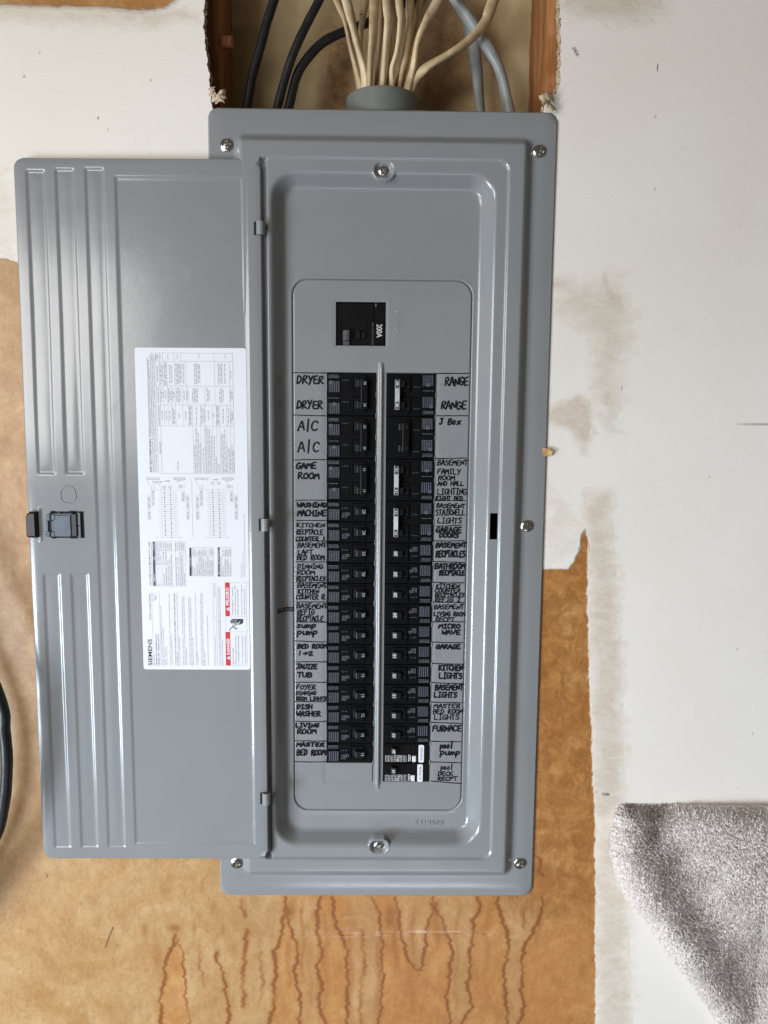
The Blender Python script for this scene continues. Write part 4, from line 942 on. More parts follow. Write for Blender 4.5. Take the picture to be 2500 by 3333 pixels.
# ------------------------------------------------------------------ main breaker
mx0, mx1, mz0, mz1 = MAINR
MH = PH-.0035
mb = MB(); mb.box(mx0+.0005, mx1-.0005, mz0+.0005, mz1-.0005, -.07, MH, .0005)
def kaxz(x, y): return at(*KA(x, y), MH)
def kbox(mb, x0, y0, x1, y1, h0, h1, b=.0003):
    a = kaxz(x0, y1); c = kaxz(x1, y0); mb.box(a[0], c[0], a[1], c[1], h0, h1, b)
kbox(mb, 440, 240, 700, 372, MH, MH+.0012); kbox(mb, 440, 372, 462, 535, MH, MH+.0012); kbox(mb, 466, 372, 650, 428, MH, MH+.0010); kbox(mb, 704, 372, 776, 535, MH, MH+.0006)
main = par(mb.build('main_breaker', M['blackgloss'])); main['label'] = 'large black main breaker marked 200A above the two columns'
mb = MB(); a = kaxz(478, 540); c = kaxz(528, 434)
mb.prism([(a[0], MH), (a[0]+.0006, MH+.0045), (a[0]+.0050, MH+.0082), (c[0]-.0006, MH+.0078), (c[0]+.0006, MH)][::-1], a[1]+.0055, c[1], .0006)
mb.box(a[0]+.0005, c[0]-.0002, a[1], a[1]+.0052, MH, MH+.003, .0006); mb.build('handle', M['handlegrey'], main)
mb = MB(); kbox(mb, 572, 436, 606, 496, MH, MH+.0045, .0006); kbox(mb, 609, 442, 642, 490, MH, MH+.0026, .0005); mb.build('handle_block', M['handle'], main)
mb = MB()
for x in (689, 697):
    a = kaxz(x-.8, 540); c = kaxz(x+.8, 376); mb.quad([(a[0], a[1]), (c[0], a[1]), (c[0], c[1]), (a[0], c[1])], MH+.0013)
for x in (712, 718):
    a = kaxz(x-.6, 262); c = kaxz(x+.6, 240); mb.quad([(a[0], a[1]), (c[0], a[1]), (c[0], c[1]), (a[0], c[1])], MH+.0013)
mb.build('white_lines', M['white_print'], main)
mb = MB(); a = kaxz(722, 388); put_text(mb, '200A', (a[0], a[1]), (0, -1), (1, 0),   .0066, .0162, .012, 3, P=lambda p, q: (p, -(MH+.0009), q)); mb.build('rating_number', M['white_print'], main)
mb = MB(); a = kaxz(520, 331)
lathe_v = []
for r, h in ((.0022, .0012), (.0024, .0016), (.0018, .0017), (.0014, .0013)):
    lathe_v += [(a[0]+r*math.cos(2*math.pi*k/20), -(MH+h), a[1]+r*math.sin(2*math.pi*k/20)) for k in range(20)]
mb.add(lathe_v, [(i*20+k, i*20+(k+1) % 20, (i+1)*20+(k+1) % 20, (i+1)*20+k) for i in range(3) for k in range(20)] + [tuple(range(60, 80))])
mb.build('round_boss', M['black'], main, 30)
# ------------------------------------------------------------------ screws
def screw_mesh(R_, rise, cross, washer=0):
    rings = 14; seg = 48; vs = []; a0 = .3
    for i in range(rings+1):
        r = R_*i/rings
        for k in range(seg):
            t = 2*math.pi*k/seg; x, z = r*math.cos(t), r*math.sin(t); h = rise*math.sqrt(max(0, 1-(.93*r/R_)**2))
            if i == rings: h = 0
            d1 = abs(x); d2 = abs(z); w = R_*.13
            g = 0
            if cross: 
                if (d1 < w or d2 < w) and max(d1, d2) < R_*.62: g = rise*.75
            if d2 < R_*.08 and cross != 2: g = max(g, rise*.45)
            vs.append((x, -(h-g), z))
    fs = [(i*seg+k, i*seg+(k+1) % seg, (i+1)*seg+(k+1) % seg, (i+1)*seg+k) for i in range(1, rings) for k in range(seg)] + [tuple(range(seg, 2*seg))]
    me = MB().add(vs, fs).mesh('screw', M['steel'], 28); fixn(me)
    if me.polygons[-1].normal.y > 0: me.flip_normals()
    return me
big = screw_mesh(.0079, .0034, 1); small = screw_mesh(.0058, .0028, 1)
for x, z, r, me, h in ((-.1847, .4512, 1.5, big, .0), (.1849, .4490, .2, big, .0), (.1880, -.4470, .6, big, .0), (-.1840, -.4473, 1.75, big, .0), (.1838, .0012, .15, big, .0), (0.0, .4240, 1.1, small, .0034), (.0016, -.4210, .8, small, .0034)):
    o = obj('screw', me); par(o); o.location = (x, -h, z); o.rotation_euler = (0, r, 0)

# ------------------------------------------------------------------ the open door
DW, DH = .2911, .8679
DM = Matrix.Translation((-.1411, -.0135, .0005)) @ Matrix.Rotation(-.0040, 4, 'Y') @ Matrix.Rotation(-.0085, 4, 'Z') @ Matrix.Rotation(-.008, 4, 'X')
DMi = np.array(DM.inverted())
def on_door(px, py, lift=0.0):
    d = np.array([(px-CX)/FPX, (py-CY)/FPX, 1.0]) @ RM
    o_ = DMi @ np.r_[CP, 1]; dd = DMi[:3,:3] @ d; t = (-lift-o_[1])/dd[1]; p = o_[:3]+t*dd; return float(p[0]), float(p[2])
RIBS = []
KDt = crop(0, 450, 1.7463); KDb = crop(0, 1500, 1.58)
def rib(a, b, c, d):
    """four corner pixels (tl, tr, br, bl) -> local rect"""
    q = [on_door(*p) for p in (a, b, c, d)]
    return ((q[0][0]+q[3][0])/2, (q[1][0]+q[2][0])/2, (q[2][1]+q[3][1])/2, (q[0][1]+q[1][1])/2)
R1 = rib(KDt(145,178), KDt(257,176), KDt(320,1912), KDt(212,1912)); R2 = rib(KDt(305,168), KDt(422,168), KDt(482,1912), KDt(374,1912))
R3 = rib(KDt(475,165), KDt(590,165), KDb(648,1990), KDb(553,1990)); R1b = rib(KDb(218,577), KDb(313,577), KDb(366,1990), KDb(280,1990)); R2b = rib(KDb(360,577), KDb(459,577), KDb(504,1990), KDb(415,1990))
RB = rib(KDt(643,172), KDt(1424,178), KDb(1330,1990), KDb(695,1990))
print('ribs', [tuple(round(v, 4) for v in r) for r in (R1, R2, R3, R1b, R2b, RB)])
# even the three columns out
def colfix(r, x0, x1): return (x0, x1, r[2], r[3])
RB = (RB[0], -.0170, -.4130, .4130)
def door_h(x, z):
    h = .0012*np.sin((x+.29)/.29*math.pi)*0
    e = rr(x, z, -DW, 0, -DH/2, DH/2, .0135)
    h = h - .0062*sm(-.0018, 0, e)**2 - .0006*sm(-.008, -.001, e)
    for i, r in enumerate((R1, R2, R3, R1b, R2b)):
        d = rr(x, z, *r, .0025); h = h - .0014*ramp(0, .0030, -d) + .0012*np.clip(-d, 0, .02)/.02*(1 if i in (0, 1, 2) else .5)
    h = h - .0013*ramp(0, .0030, -rr(x, z, *RB, .002))
    # oil-canning of the thin sheet
    h = h + .0022*np.sin(z*11+1.0)*np.exp(-((x+.262)/.045)**2)*sm(-.1, .25, z) + .0005*np.sin(z*23)*np.exp(-((x+.262)/.03)**2)*sm(0, .2, z)
    h = h + .0012*sm(-.21, -.29, x)*1.0
    # raised line beside the latch
    a = LN; q = rr(x, z, a[0], a[1], a[2], a[3], .001); h = h + .0011*sm(.0010, -.0008, q)
    return h
LN = rib(KL(222,490), KL(262,490), KL(272,1005), KL(232,1005))
LT = rib(KL(395,560), KL(895,560), KL(905,950), KL(420,950))                  # latch opening
fx = [(-DW+.001, .004), (-.001, .004), (-DW+.012, 0), (-.012, 0)] + [(v, .0035) for r in (R1, R2, R3, RB) for v in r[:2]] + [(LN[0], .002), (LN[1], .002)]
fz = [(-DH/2+.001, .004), (DH/2-.001, .004), (DH/2-.012, .0), (-DH/2+.012, .0)] + [(v, .0035) for r in (R1, R2, R1b, R2b, R3, RB) for v in r[2:]] + [(LN[2], .003), (LN[3], .003)]
xd = lines(-DW, 0, .004, .0009, fx); zd = lines(-DH/2, DH/2, .005, .0009, fz)
dmesh = grid_mesh('door', xd, zd, door_h, M['doorpaint'], warp=corner_warp(DW/2, DH/2, .0135, -DW/2, 0))
door = obj('door', dmesh); door.parent = panel; door.matrix_parent_inverse = Matrix.Translation((0, 0, .495)); door.matrix_basis = DM
# back skin so that the sheet has thickness
bk = MB(); n = 12; rc = .0130; pts = []
for cx_, cz_, a0 in ((-rc, DH/2-rc, 0), (-DW+rc, DH/2-rc, 90), (-DW+rc, -DH/2+rc, 180), (-rc, -DH/2+rc, 270)):
    for k in range(n+1):
        a = math.radians(a0+90*k/n); pts.append((cx_+rc*math.cos(a), cz_+rc*math.sin(a)))
m = len(pts)
bk.add([(x, .0064, z) for x, z in pts] + [(x, .0070, z) for x, z in pts], [tuple(range(m)), tuple(range(m, 2*m))[::-1]] + [(i, m+i, m+(i+1) % m, (i+1) % m) for i in range(m)])
bk.build('door_back', M['doorpaint'], door)
# knock-out ring on the door
kc = [on_door(*KL(x, y)) for x, y in ((570,215),(600,178),(640,158),(685,152),(730,162),(765,190),(785,225),(790,265),(797,290),(795,345),(770,385),(730,408),(685,416),(640,408),(600,385),(572,350),(567,285))]
kc.append(kc[0]); ks = [Vector((x, -float(door_h(np.array([x]), np.array([z]))[0])-.0001, z)) for x, z in kc]
MB().tube(spline(ks, 4), .00055, 6, cap=False).build('knockout_ring', M['doorpaint'], door, 60)
# latch
def ld(x, y, lift=0.): return on_door(*KL(x, y), lift)
def lbox(mb, x0, y0, x1, y1, h0, h1, b=.0003):
    a = ld(x0, y1, h1*.5); c = ld(x1, y0, h1*.5); mb.box(a[0], c[0], a[1], c[1], h0, h1, b)
mb = MB()
for b in ((412,545,900,950), (312,572,352,600), (328,880,352,912), (403,533,478,566), (688,536,795,572), (425,930,500,960), (700,930,812,960)): lbox(mb, *b, .0009, .0014, 0)
mb.build('latch_recess', M['void'], door)
mb = MB(); lbox(mb, 455, 600, 715, 930, .0014, .0034, .0006); lbox(mb, 425, 690, 457, 850, .0014, .0026, .0003)
for y0, y1 in ((585, 682), (850, 935)):
    a = ld(335, y1, .003); c = ld(425, y0, .003); r = (c[0]-a[0])/2*.92; cxl = (a[0]+c[0])/2
    mb.prism([(cxl+r*math.cos(t), .0030+r*.75*math.sin(t)) for t in [2*math.pi*k/14 for k in range(14)]], a[1], c[1], .0003)
    lbox(mb, 415, y0+4, 470, y1-4, .0014, .0040, .0004)
lbox(mb, 345, 684, 374, 848, .0014, .0040, .0006); lbox(mb, 812, 560, 868, 760, .0014, .0036, .0005); lbox(mb, 822, 764, 876, 948, .0014, .0036, .0005); lbox(mb, 440, 575, 700, 598, .0014, .0030, .0004); lbox(mb, 700, 566, 752, 600, .0014, .0044, .0005)
mb.build('latch_body', M['latch'], door)
mb = MB(); lbox(mb, 738, 575, 815, 930, .0014, .0056, .0010); lbox(mb, 522, 555, 568, 585, .0014, .0036, .0004); mb.build('latch_spring', M['latchblack'], door)
a = ld(42, 945, .004); c = ld(190, 545, .004)
mb = MB(); w = c[0]-a[0]; H = c[1]-a[1]
o6 = [(0, .10), (.10, .02), (.35, 0), (1, 0), (1, 1), (.40, 1), (.12, .90), (0, .76)]
mb.add([(a[0]+u*w, -.0005, a[1]+v*H) for u, v in o6] + [(a[0]+u*w, -.0060, a[1]+v*H) for u, v in o6] + [(a[0]+(.12+u*.74)*w, -.0085, a[1]+(.08+v*.84)*H) for u, v in o6],
       [tuple(range(16, 24))] + [(i, (i+1) % 8, (i+1) % 8+8, i+8) for i in range(8)] + [(i+8, (i+1) % 8+8, (i+1) % 8+16, i+16) for i in range(8)])
o = mb.build('latch_button', M['latchblack'], door); fixn(o.data)
# hinges
for py in (741, 1709, 2602):
    px = {741: 846, 1709: 861, 2602: 865}[py]
    x, z = on_door(px, py, .004); L = .0078; mb = MB()
    prof = []
    for k in range(11):
        t = math.pi*(1.02-k/10*1.0); prof.append((.0014+.0052*math.cos(t), .0008+.0052*math.sin(t)))
    prof += [(.0014+(.0038)*math.cos(math.pi*(.02+k/10)), .0008+.0038*math.sin(math.pi*(.02+k/10))) for k in range(11)]
    n = len(prof); vs = [(x-.001+u, -h, z+s*L*.98) for s in (-1, 1) for u, h in prof]
    mb.add(vs, [(i, (i+1) % n, n+(i+1) % n, n+i) for i in range(n)] + [(i, i+1, n-2-i, n-1-i) for i in range(10)] + [(n+n-1-i, n+n-2-i, n+i+1, n+i) for i in range(10)])
    hg = mb.build('hinge', M['doorpaint'], door, 40); fixn(hg.data)
    MB().box(x-.0076, x-.0048, z-L, z+L*.95, .0008, .0012).build('hinge_slot', M['void'], door)
# ------------------------------------------------------------------ the printed label on the door
LH = .0006
q = [on_door(434.7, 1129.8), on_door(798.7, 1133.9), on_door(815.8, 2180), on_door(469, 2180)]
lx0 = (q[0][0]+q[3][0])/2; lx1 = (q[1][0]+q[2][0])/2; lz1 = (q[0][1]+q[1][1])/2; lz0 = (q[2][1]+q[3][1])/2
print('label', lx0, lx1, lz0, lz1, q)
hb = float(door_h(np.array([(lx0+lx1)/2]), np.array([0.]))[0])
rc = .003; pts = []
for cx_, cz_, a0 in ((lx1-rc, lz1-rc, 0), (lx0+rc, lz1-rc, 90), (lx0+rc, lz0+rc, 180), (lx1-rc, lz0+rc, 270)):
    for k in range(6): a = math.radians(a0+18*k); pts.append((cx_+rc*math.cos(a), cz_+rc*math.sin(a)))
m = len(pts)
MB().add([(x, -(hb+.00035), z) for x, z in pts] + [(x, -(hb-.0002), z) for x, z in pts], [tuple(range(m))] + [(i, m+i, m+(i+1) % m, (i+1) % m) for i in range(m)]).build('label_sheet', M['paper'], door)
TH = hb+.00035
lay = [0]
def P3(a, b): return (a, -(TH+.00012+lay[0]*.00008), b)
INK, INK2, INK3, RED, WHT = MB(), MB(), MB(), MB(), MB()
def vt(mb, K, s, p0, p1, cap, bold=0., res=1):
    a = on_door(*K(*p0)); b = on_door(*K(*p1)); L = math.hypot(b[0]-a[0], b[1]-a[1]); capm = cap/3.687*.000385
    xx = (a[0]+b[0])/2
    put_text(mb, s, (xx, a[1]), (0, 1), (-1, 0), capm, L, bold, res, P=P3)
def ht(mb, K, s, p0, p1, cap):
    a = on_door(*K(*p0)); b = on_door(*K(*p1)); put_text(mb, s, ((a[0]), (a[1]+b[1])/2), (1, 0), (0, 1), cap/3.687*.000385, b[0]-a[0], 0, 1, P=P3)
def ln(mb, K, a, b, w=.7):
    a = on_door(*K(*a)); b = on_door(*K(*b)); w = w/3.687*.000385
    if abs(a[0]-b[0]) < abs(a[1]-b[1]): x = (a[0]+b[0])/2; mb.add([P3(x-w, min(a[1], b[1])), P3(x+w, min(a[1], b[1])), P3(x+w, max(a[1], b[1])), P3(x-w, max(a[1], b[1]))], [(0,1,2,3)])
    else: z = (a[1]+b[1])/2; mb.add([P3(min(a[0], b[0]), z-w), P3(max(a[0], b[0]), z-w), P3(max(a[0], b[0]), z+w), P3(min(a[0], b[0]), z+w)], [(0,1,2,3)])
def seg(mb, K, a, b, w=.7):
    a = on_door(*K(*a)); b = on_door(*K(*b)); w = w/3.687*.000385; dx, dz = b[0]-a[0], b[1]-a[1]; L = math.hypot(dx, dz) or 1; nx, nz = -dz/L*w, dx/L*w
    mb.add([P3(a[0]+nx, a[1]+nz), P3(a[0]-nx, a[1]-nz), P3(b[0]-nx, b[1]-nz), P3(b[0]+nx, b[1]+nz)], [(0,1,2,3)])
def fill(mb, K, pts): mb.add([P3(*on_door(*K(*p))) for p in pts], [tuple(range(len(pts)))])
def brect(mb, K, x0, x1, y0, y1, w=.7):
    for a, b in (((x0, y0), (x1, y0)), ((x0, y1), (x1, y1)), ((x0, y0), (x0, y1)), ((x1, y0), (x1, y1))): ln(mb, K, a, b, w)
vt(INK, KD, 'SIEMENS', (350,1905), (343,1588), 46, .020, 3); vt(INK, KD, 'Indoor Load Center', (337,1350), (327,1035), 23, .0, 2)
vt(INK2, KD, 'Enclosure', (367,1130), (362,1035), 13); vt(INK, KD, 'Type 1', (400,1120), (395,1042), 20); vt(INK2, KD, 'Catalog Number', (382,1905), (378,1760), 11)
vt(INK, KD, 'P4040B1200, P4040B1200CU', (412,1905), (405,1525), 17, .012); vt(INK, KD, 'P4040L1200, P4040L1200CU', (440,1905), (432,1530), 17, .012)
ln(INK2, KD, (362,1900), (345,1020)); ln(INK2, KD, (455,1905), (435,1018))
F = [('RATINGS:   225A MAXIMUM.  SEE MAIN BREAKER RATING IF USED.  BUS RATED 225A',475,460,1190), ('BACKFED BREAKER REQUIRES HOLD-DOWN MEANS',496,488,1455), ('120/240 V~  60HZ  1Ø 3W',516,512,1690), ('240/120 V~  60HZ  1Ø 3W',534,530,1680),
 ('FOR INSTALLATION BY A QUALIFIED PERSON IN ACCORDANCE WITH ALL LOCAL ELECTRICAL CODES',576,558,1045), ('AND/OR THE NATIONAL ELECTRICAL CODE ®',597,588,1525), ('FRONT NEXT TO MAIN BREAKER HANDLE',690,684,1560),
 ('WHEN USED AS SERVICE EQUIPMENT, UNUSED NEUTRAL BAR TERMINALS MAY BE USED TO',733,712,1075), ('TERMINATE EQUIPMENT GROUNDING WIRES IN THE COMBINATIONS INDICATED FOR EQUIPMENT',752,735,1070), ('GROUND BAR TERMINALS.',773,768,1690),
 ('WHEN THE NEUTRAL TIE STRAP IS REMOVED, THE LEFT NEUTRAL BAR WILL BECOME THE EQPT',812,794,1085), ('GROUND.  INSTALL LUG KIT ECLK IF USED OR MAIN LUG DEVICES. ON MAIN BREAKER DEVICES, MOVE',831,815,1085), ('GREEN BONDING SCREW TO LEFT BAR',850,842,1570),
 ('TO RESET BREAKERS WITH TRIPPED HANDLE POSITION BETWEEN "ON" AND "OFF",  MOVE HANDLE TO',890,873,1035), ('"OFF" THEN TO "ON"',908,904,1740), ('REMOVE TWISTOUTS FROM TRIM ONLY WHERE BREAKERS WILL BE INSTALLED. ALL OPENINGS MUST',952,934,1035),
 ('BE FILLED WITH BREAKERS OR FILLER PLATES. USE TWO QF3 FILLER PLATES TO FILL THE 225A MAIN',971,954,1035), ('BREAKER OPENING.',990,986,1740), ('THIS LOAD CENTER IS SUITABLE FOR BOTTOM FEED APPLICATIONS.',1030,1017,1305),
 ('Siemens Industry, Inc.   Norcross, Georgia   U.S.A.',1118,1112,1545), ('NOTICE: DO NOT ALLOW PETROLEUM BASED HYDROCARBON SPRAYS, CHEMICALS, SOLVENTS OR ANY',1164,1148,965),
 ('PAINT TO CONTACT INTERIOR COMPONENTS. PETROLEUM BASED CHEMICALS CAN CAUSE DEGRADATION OF',1183,1165,960), ('ELECTRICAL INSULATING MATERIALS.',1204,1198,1590)]
for s, xa, xb2, ye in F: vt(INK3, KD, s, (xa,1905), (xb2,ye), 11)
vt(INK, KD, 'SUITABLE FOR USE AS SERVICE EQUIPMENT WHEN MAIN BREAKER', (643,1905), (622,1035), 15, .006); vt(INK, KD, 'IS INSTALLED.', (669,1905), (665,1735), 15, .006); vt(INK3, KD, 'WHEN USED AS SERVICE EQUIPMENT, APPLY "SERVICE DISCONNECT" LABEL TO', (667,1720), (652,1030), 11)
ln(INK2, KD, (1096,1905), (1080,910)); ln(INK2, KD, (1133,1905), (1115,910)); vt(INK3, KD, '48082B-001  Rev D', (1105,1085), (1102,920), 10); vt(INK3, KD, '22', (1110,1335), (1109,1318), 12)
fill(RED, KD, [(1236,1905), (1293,1905), (1286,1502), (1229,1502)]); fill(RED, KD, [(1229,1315), (1283,1315), (1280,908), (1224,908)])
lay[0] = 1
vt(WHT, KD, 'DANGER', (1283,1775), (1277,1575), 35, .035, 2); vt(WHT, KD, 'PELIGRO', (1274,1182), (1268,970), 35, .035, 2)
for c in ((1262,1815), (1256,1228)):
    fill(WHT, KD, [(c[0]+22, c[1]+26), (c[0]+22, c[1]-26), (c[0]-22, c[1])])
lay[0] = 2
for c in ((1262,1815), (1256,1228)): ln(RED, KD, (c[0]-8, c[1]), (c[0]+8, c[1]), 3); fill(RED, KD, [(c[0]+12, c[1]+3), (c[0]+12, c[1]-3), (c[0]+17, c[1]-3), (c[0]+17, c[1]+3)])
lay[0] = 0
brect(INK2, KD, 1233, 1486, 1906, 909); ln(INK2, KD, (1286,1501), (1486,1501)); ln(INK2, KD, (1284,1316), (1482,1316))
for s, xa, y0, y1, b in (('Hazardous Voltage.',1330,1895,1690,.006), ('Will cause death, serious injury',1362,1895,1545,.006), ('or substantial property damage.',1394,1895,1540,.006), ('Turn off power supplying this',1440,1895,1545,0), ('equipment before working inside.',1475,1895,1545,0),
                         ('Voltaje peligroso.  Causará la',1322,1300,965,.006), ('muerte, lesiones graves o daño',1354,1300,935,.006), ('substancial a la propiedad.',1385,1300,985,.006), ('Desconecte el suministro de energía a este',1432,1300,935,0), ('equipo antes de trabajar en su interior.',1465,1300,975,0)):
    vt(INK if b else INK2, KD, s, (xa, y0), (xa-3, y1), 14, b)
# hand with bolt
for k, (y, x0, x1) in enumerate(((1352,1303,1370), (1366,1290,1370), (1380,1284,1370), (1394,1292,1370))): fill(INK, KD, [(x0,y-4.5), (x0+4,y-5.5), (x1,y-5.5), (x1,y+5.5), (x0+4,y+5.5), (x0,y+4.5)])
fill(INK, KD, [(1371,1346), (1442,1346), (1442,1392), (1430,1402), (1405,1415), (1371,1412)]); fill(INK, KD, [(1330,1408), (1345,1404), (1370,1416), (1366,1428)])
lay[0] = 1; fill(WHT, KD, [(1362,1418), (1392,1378), (1384,1398), (1412,1362), (1398,1392), (1408,1388), (1380,1412), (1388,1396)]); lay[0] = 0
cp = spline([Vector((x, y, 0)) for x, y in ((1282,1488), (1290,1462), (1322,1440), (1318,1418), (1332,1438), (1350,1462), (1362,1468), (1370,1455))], 5)
for a, b in zip(cp[:-1], cp[1:]): seg(INK, KD, (a.x, a.y), (b.x, b.y), 5)
# terminal table
vt(INK, KD, 'USE COPPER OR ALUMINUM 60°/75°C WIRE', (338,952), (322,418), 19, .004, 1); vt(INK3, KD, 'SEE BREAKER MARKINGS FOR WIRE SIZE AND TORQUE REQUIREMENTS', (356,950), (346,430), 10)
fill(INK, KD, [(366,950), (390,950), (378,418), (354,418)]); lay[0] = 1
vt(WHT, KD, 'TERMINALS', (384,905), (382,805), 14, .01); vt(WHT, KD, 'WIRE', (379,640), (378,600), 14, .01); vt(WHT, KD, 'TORQUE', (374,522), (372,440), 14, .01); lay[0] = 0
brect(INK2, KD, 390, 752, 952, 418)
for xr in (418, 446, 475, 515, 585, 636, 704, 728): ln(INK2, KD, (xr,950), (xr-10,418), .6)
ln(INK2, KD, (385,698), (752,698), .6); ln(INK2, KD, (385,530), (752,530), .6)
TT = [('A, B',410,'300 kcmil - 4 AWG','275 LB-INS'),('N',438,'4/0 - 4 AWG CU','275 LB-INS'),('G',467,'2/0 - 4 AWG','110 LB-INS'),('MAIN BREAKER',500,'250 kcmil AL MAX','See Breaker'),('NEUTRAL/GROUND BAR',530,'#14-1 CU/#12-1 AL','50 LB-INS'),('ILKK TYPE ECCB OR ECCB',552,'3 AWG','35 LB-INS'),
      ('GRD BAR KIT ACCESSORY',572,'6-4 AWG','45 LB-INS'),('GROUND CONNECTORS (IN)',595,'CU#14-14 AWG','35 LB-INS'),('EQUIV2 NEUTRAL LUG KIT',650,'2/0-4 AWG','45 LB-INS'),('EQL2G NEUTRAL LUG KIT',672,'2/0-4 AWG','120 LB-INS'),('EQLG NEUTRAL LUG KIT',694,'300 kcmil-6 AWG','260 LB-INS'),('MAIN GROUND BAR TO BUS CONNECTION',718,'(A & B NUTS)','45 LB-INS'),('BONDING SCREW',745,'','45 LB-INS')]
for a, xr, b, c in TT:
    mbx = INK2
    vt(mbx, KD, a, (xr,942), (xr-3, 942-min(230, 11.5*len(a))), 12)
    if b: vt(mbx, KD, b, (xr-6,690), (xr-9, 690-min(150, 9.5*len(b))), 12)
    vt(mbx, KD, c, (xr-10,522), (xr-12, 522-min(96, 9.5*len(c))), 12)
for x0, x1, ya, yb2, dvd, ttl, rows in ((798,1085,830,490,590,'ACCESSORIES', ('DESCRIPTION|CAT. NO.','DOOR LOCK|ECQFL2','FILLER PLATE, 1"|QF3','2P BREAKER HOLD-DOWN KIT|ECMBR1','CIRCUIT TERMINAL SHIELDS|ECQTS2','BONDABLE GROUND LUG|ECLX017','SUPPLIED LUG KITS|EQUIV2','STANDBY POWER INTERLOCK KITS|','ECSBPK01, ECSBPK02|ECSBPK03','ECSBPK04, ECSBPK05|ECSBPK06')),
                                (1138,1298,836,486,595,'MAIN LUGS - MAIN BREAKER KITS', ('SEE INSTRUCTIONS IN KIT FROM|','DESCRIPTION|CAT. NO.','200 AMP MAIN BREAKER|MBK200A','225 AMP MAIN BREAKER|MBK225A','225 AMP MAIN LUG|ECMLK225'))):
    fill(INK, KD, [(x0,ya), (x0+24,ya), (x0+22,yb2), (x0-2,yb2)]); lay[0] = 1; mid = (ya+yb2)/2; w = len(ttl)*5.2; vt(WHT, KD, ttl, (x0+19, mid+w), (x0+18, mid-w), 14, .01); lay[0] = 0
    brect(INK2, KD, x0+24, x1, ya, yb2); n = len(rows); ln(INK2, KD, (x0+24,dvd), (x1,dvd), .5)
    for i, r in enumerate(rows):
        xr = x0+24+(i+1)*(x1-x0-24)/n; a, b = r.split('|')
        if i < n-1: ln(INK2, KD, (xr,ya), (xr,yb2), .5)
        vt(INK2, KD, a, (xr-6,ya-6), (xr-7, ya-6-min(226, 10*len(a))), 12)
        if b: vt(INK2, KD, b, (xr-6,dvd-8), (xr-7, dvd-8-min(88, 10*len(b))), 12)
vt(INK3, KD, 'Assembled in Mexico', (1425,850), (1422,672), 10); vt(INK3, KD, '© 2013 Copyright Siemens Industry, Inc.', (1447,850), (1442,530), 10); vt(INK3, KD, '® The National Electrical Code is a registered trademark of the National Fire Protection Association.', (1470,850), (1456,85), 10)
# wiring diagrams
for dx, boxed in ((0, True), (581, False)):
    b0, b1 = 500+dx, 573+dx
    for b in (b0, b1):
        seg(INK, KE, (b-6, 1800), (b+10 if b == b0 else b+12, 2368 if b == b0 else 2396), .8); brect(INK, KE, b-24, b+12, 1776 if boxed else 1730, 1806 if boxed else 1758, .8); brect(INK, KE, b-16, b+4, 1783 if boxed else 1736, 1799 if boxed else 1752, .6)
    for i in range(20):
        y = 1857+i*28.35; o2 = i*.78
        wv = [(-75,0), (-55,2), (-44,-9), (-34,4), (-20,0)]
        pl = [(b0+a+o2, y+c) for a, c in wv]
        for p, q2 in zip(pl[:-1], pl[1:]): seg(INK2, KE, p, q2, .7)
        seg(INK, KE, (b0-20+o2, y), (b1+22+o2, y), .7)
        pl = [(b1+22+a+o2, y+c) for a, c in ((0,0), (12,4), (24,-9), (36,2), (60,0))]
        for p, q2 in zip(pl[:-1], pl[1:]): seg(INK2, KE, p, q2, .7)
        bx2 = (b0-3 if i % 2 == 0 else b1-3)+o2*.9
        lay[0] = 1; fill(INK, KE, [(bx2+6*math.cos(t), y+6*math.sin(t)) for t in [k*math.pi/4 for k in range(8)]]); lay[0] = 0
    ht(INK, KE, 'LINE', (502+dx, 1726 if boxed else 1708), (560+dx, 1726 if boxed else 1708), 16)
    for s, x0, y0, x1 in (('BOND WHEN NTL TIE', 275, 1686, 445), ('STRAP IS REMOVED', 285, 1704, 440), ('BOND WHEN REQD', 602, 1686, 752), ('AND NTL TIE STRAP', 602, 1702, 752), ('IS IN PLACE', 640, 1718, 720)): ht(INK3, KE, s, (x0+dx*1.0, y0), (x1+dx*1.0, y0), 10)
    if boxed: ht(INK3, KE, 'BACKFED MAIN', (348, 1730), (480, 1730), 10); ht(INK3, KE, 'WHEN USED', (362, 1746), (465, 1746), 10); seg(INK2, KE, (425,1750), (465,1835), .8)
    seg(INK2, KE, (283+dx, 1692), (318+dx if boxed else 900, 1778), .8); seg(INK2, KE, (655+dx,1722), (685+dx,1775), .8)
    for s, xb2, y0, y1 in (('EQPT GND', 322, 2038, 1905), ('EQPT GND', 325, 2170, 2082), ('NTL / EQUIP GND', 370, 2005, 1830), ('NEUTRAL', 732, 1958, 1850), ('EQPT GND', 787, 2040, 1905), ('EQPT GND', 790, 2170, 2082)):
        vt(INK2, KE, s, (xb2+dx, y0), (xb2+dx-2, y1), 18); brect(INK2, KE, xb2+dx-26, xb2+dx+6, y0+8, y1-18, .6)
    brect(INK, KE, 340+dx, 372+dx, 1772, 1812, .8); brect(INK, KE, 668+dx, 700+dx, 1770, 1800, .8); brect(INK, KE, 704+dx, 736+dx, 1770, 1800, .8); ln(INK2, KE, (372+dx,1824), (700+dx,1824), .7); seg(INK, KE, (672+dx,1796), (696+dx,1774), 1)
    vt(INK3, KE, '39' if boxed else '39', (420+dx, 2404), (419+dx, 2385), 12); vt(INK3, KE, '40', (688+dx, 2404), (687+dx, 2385), 12)
ln(INK2, KE, (824,1690), (838,2400), .8)
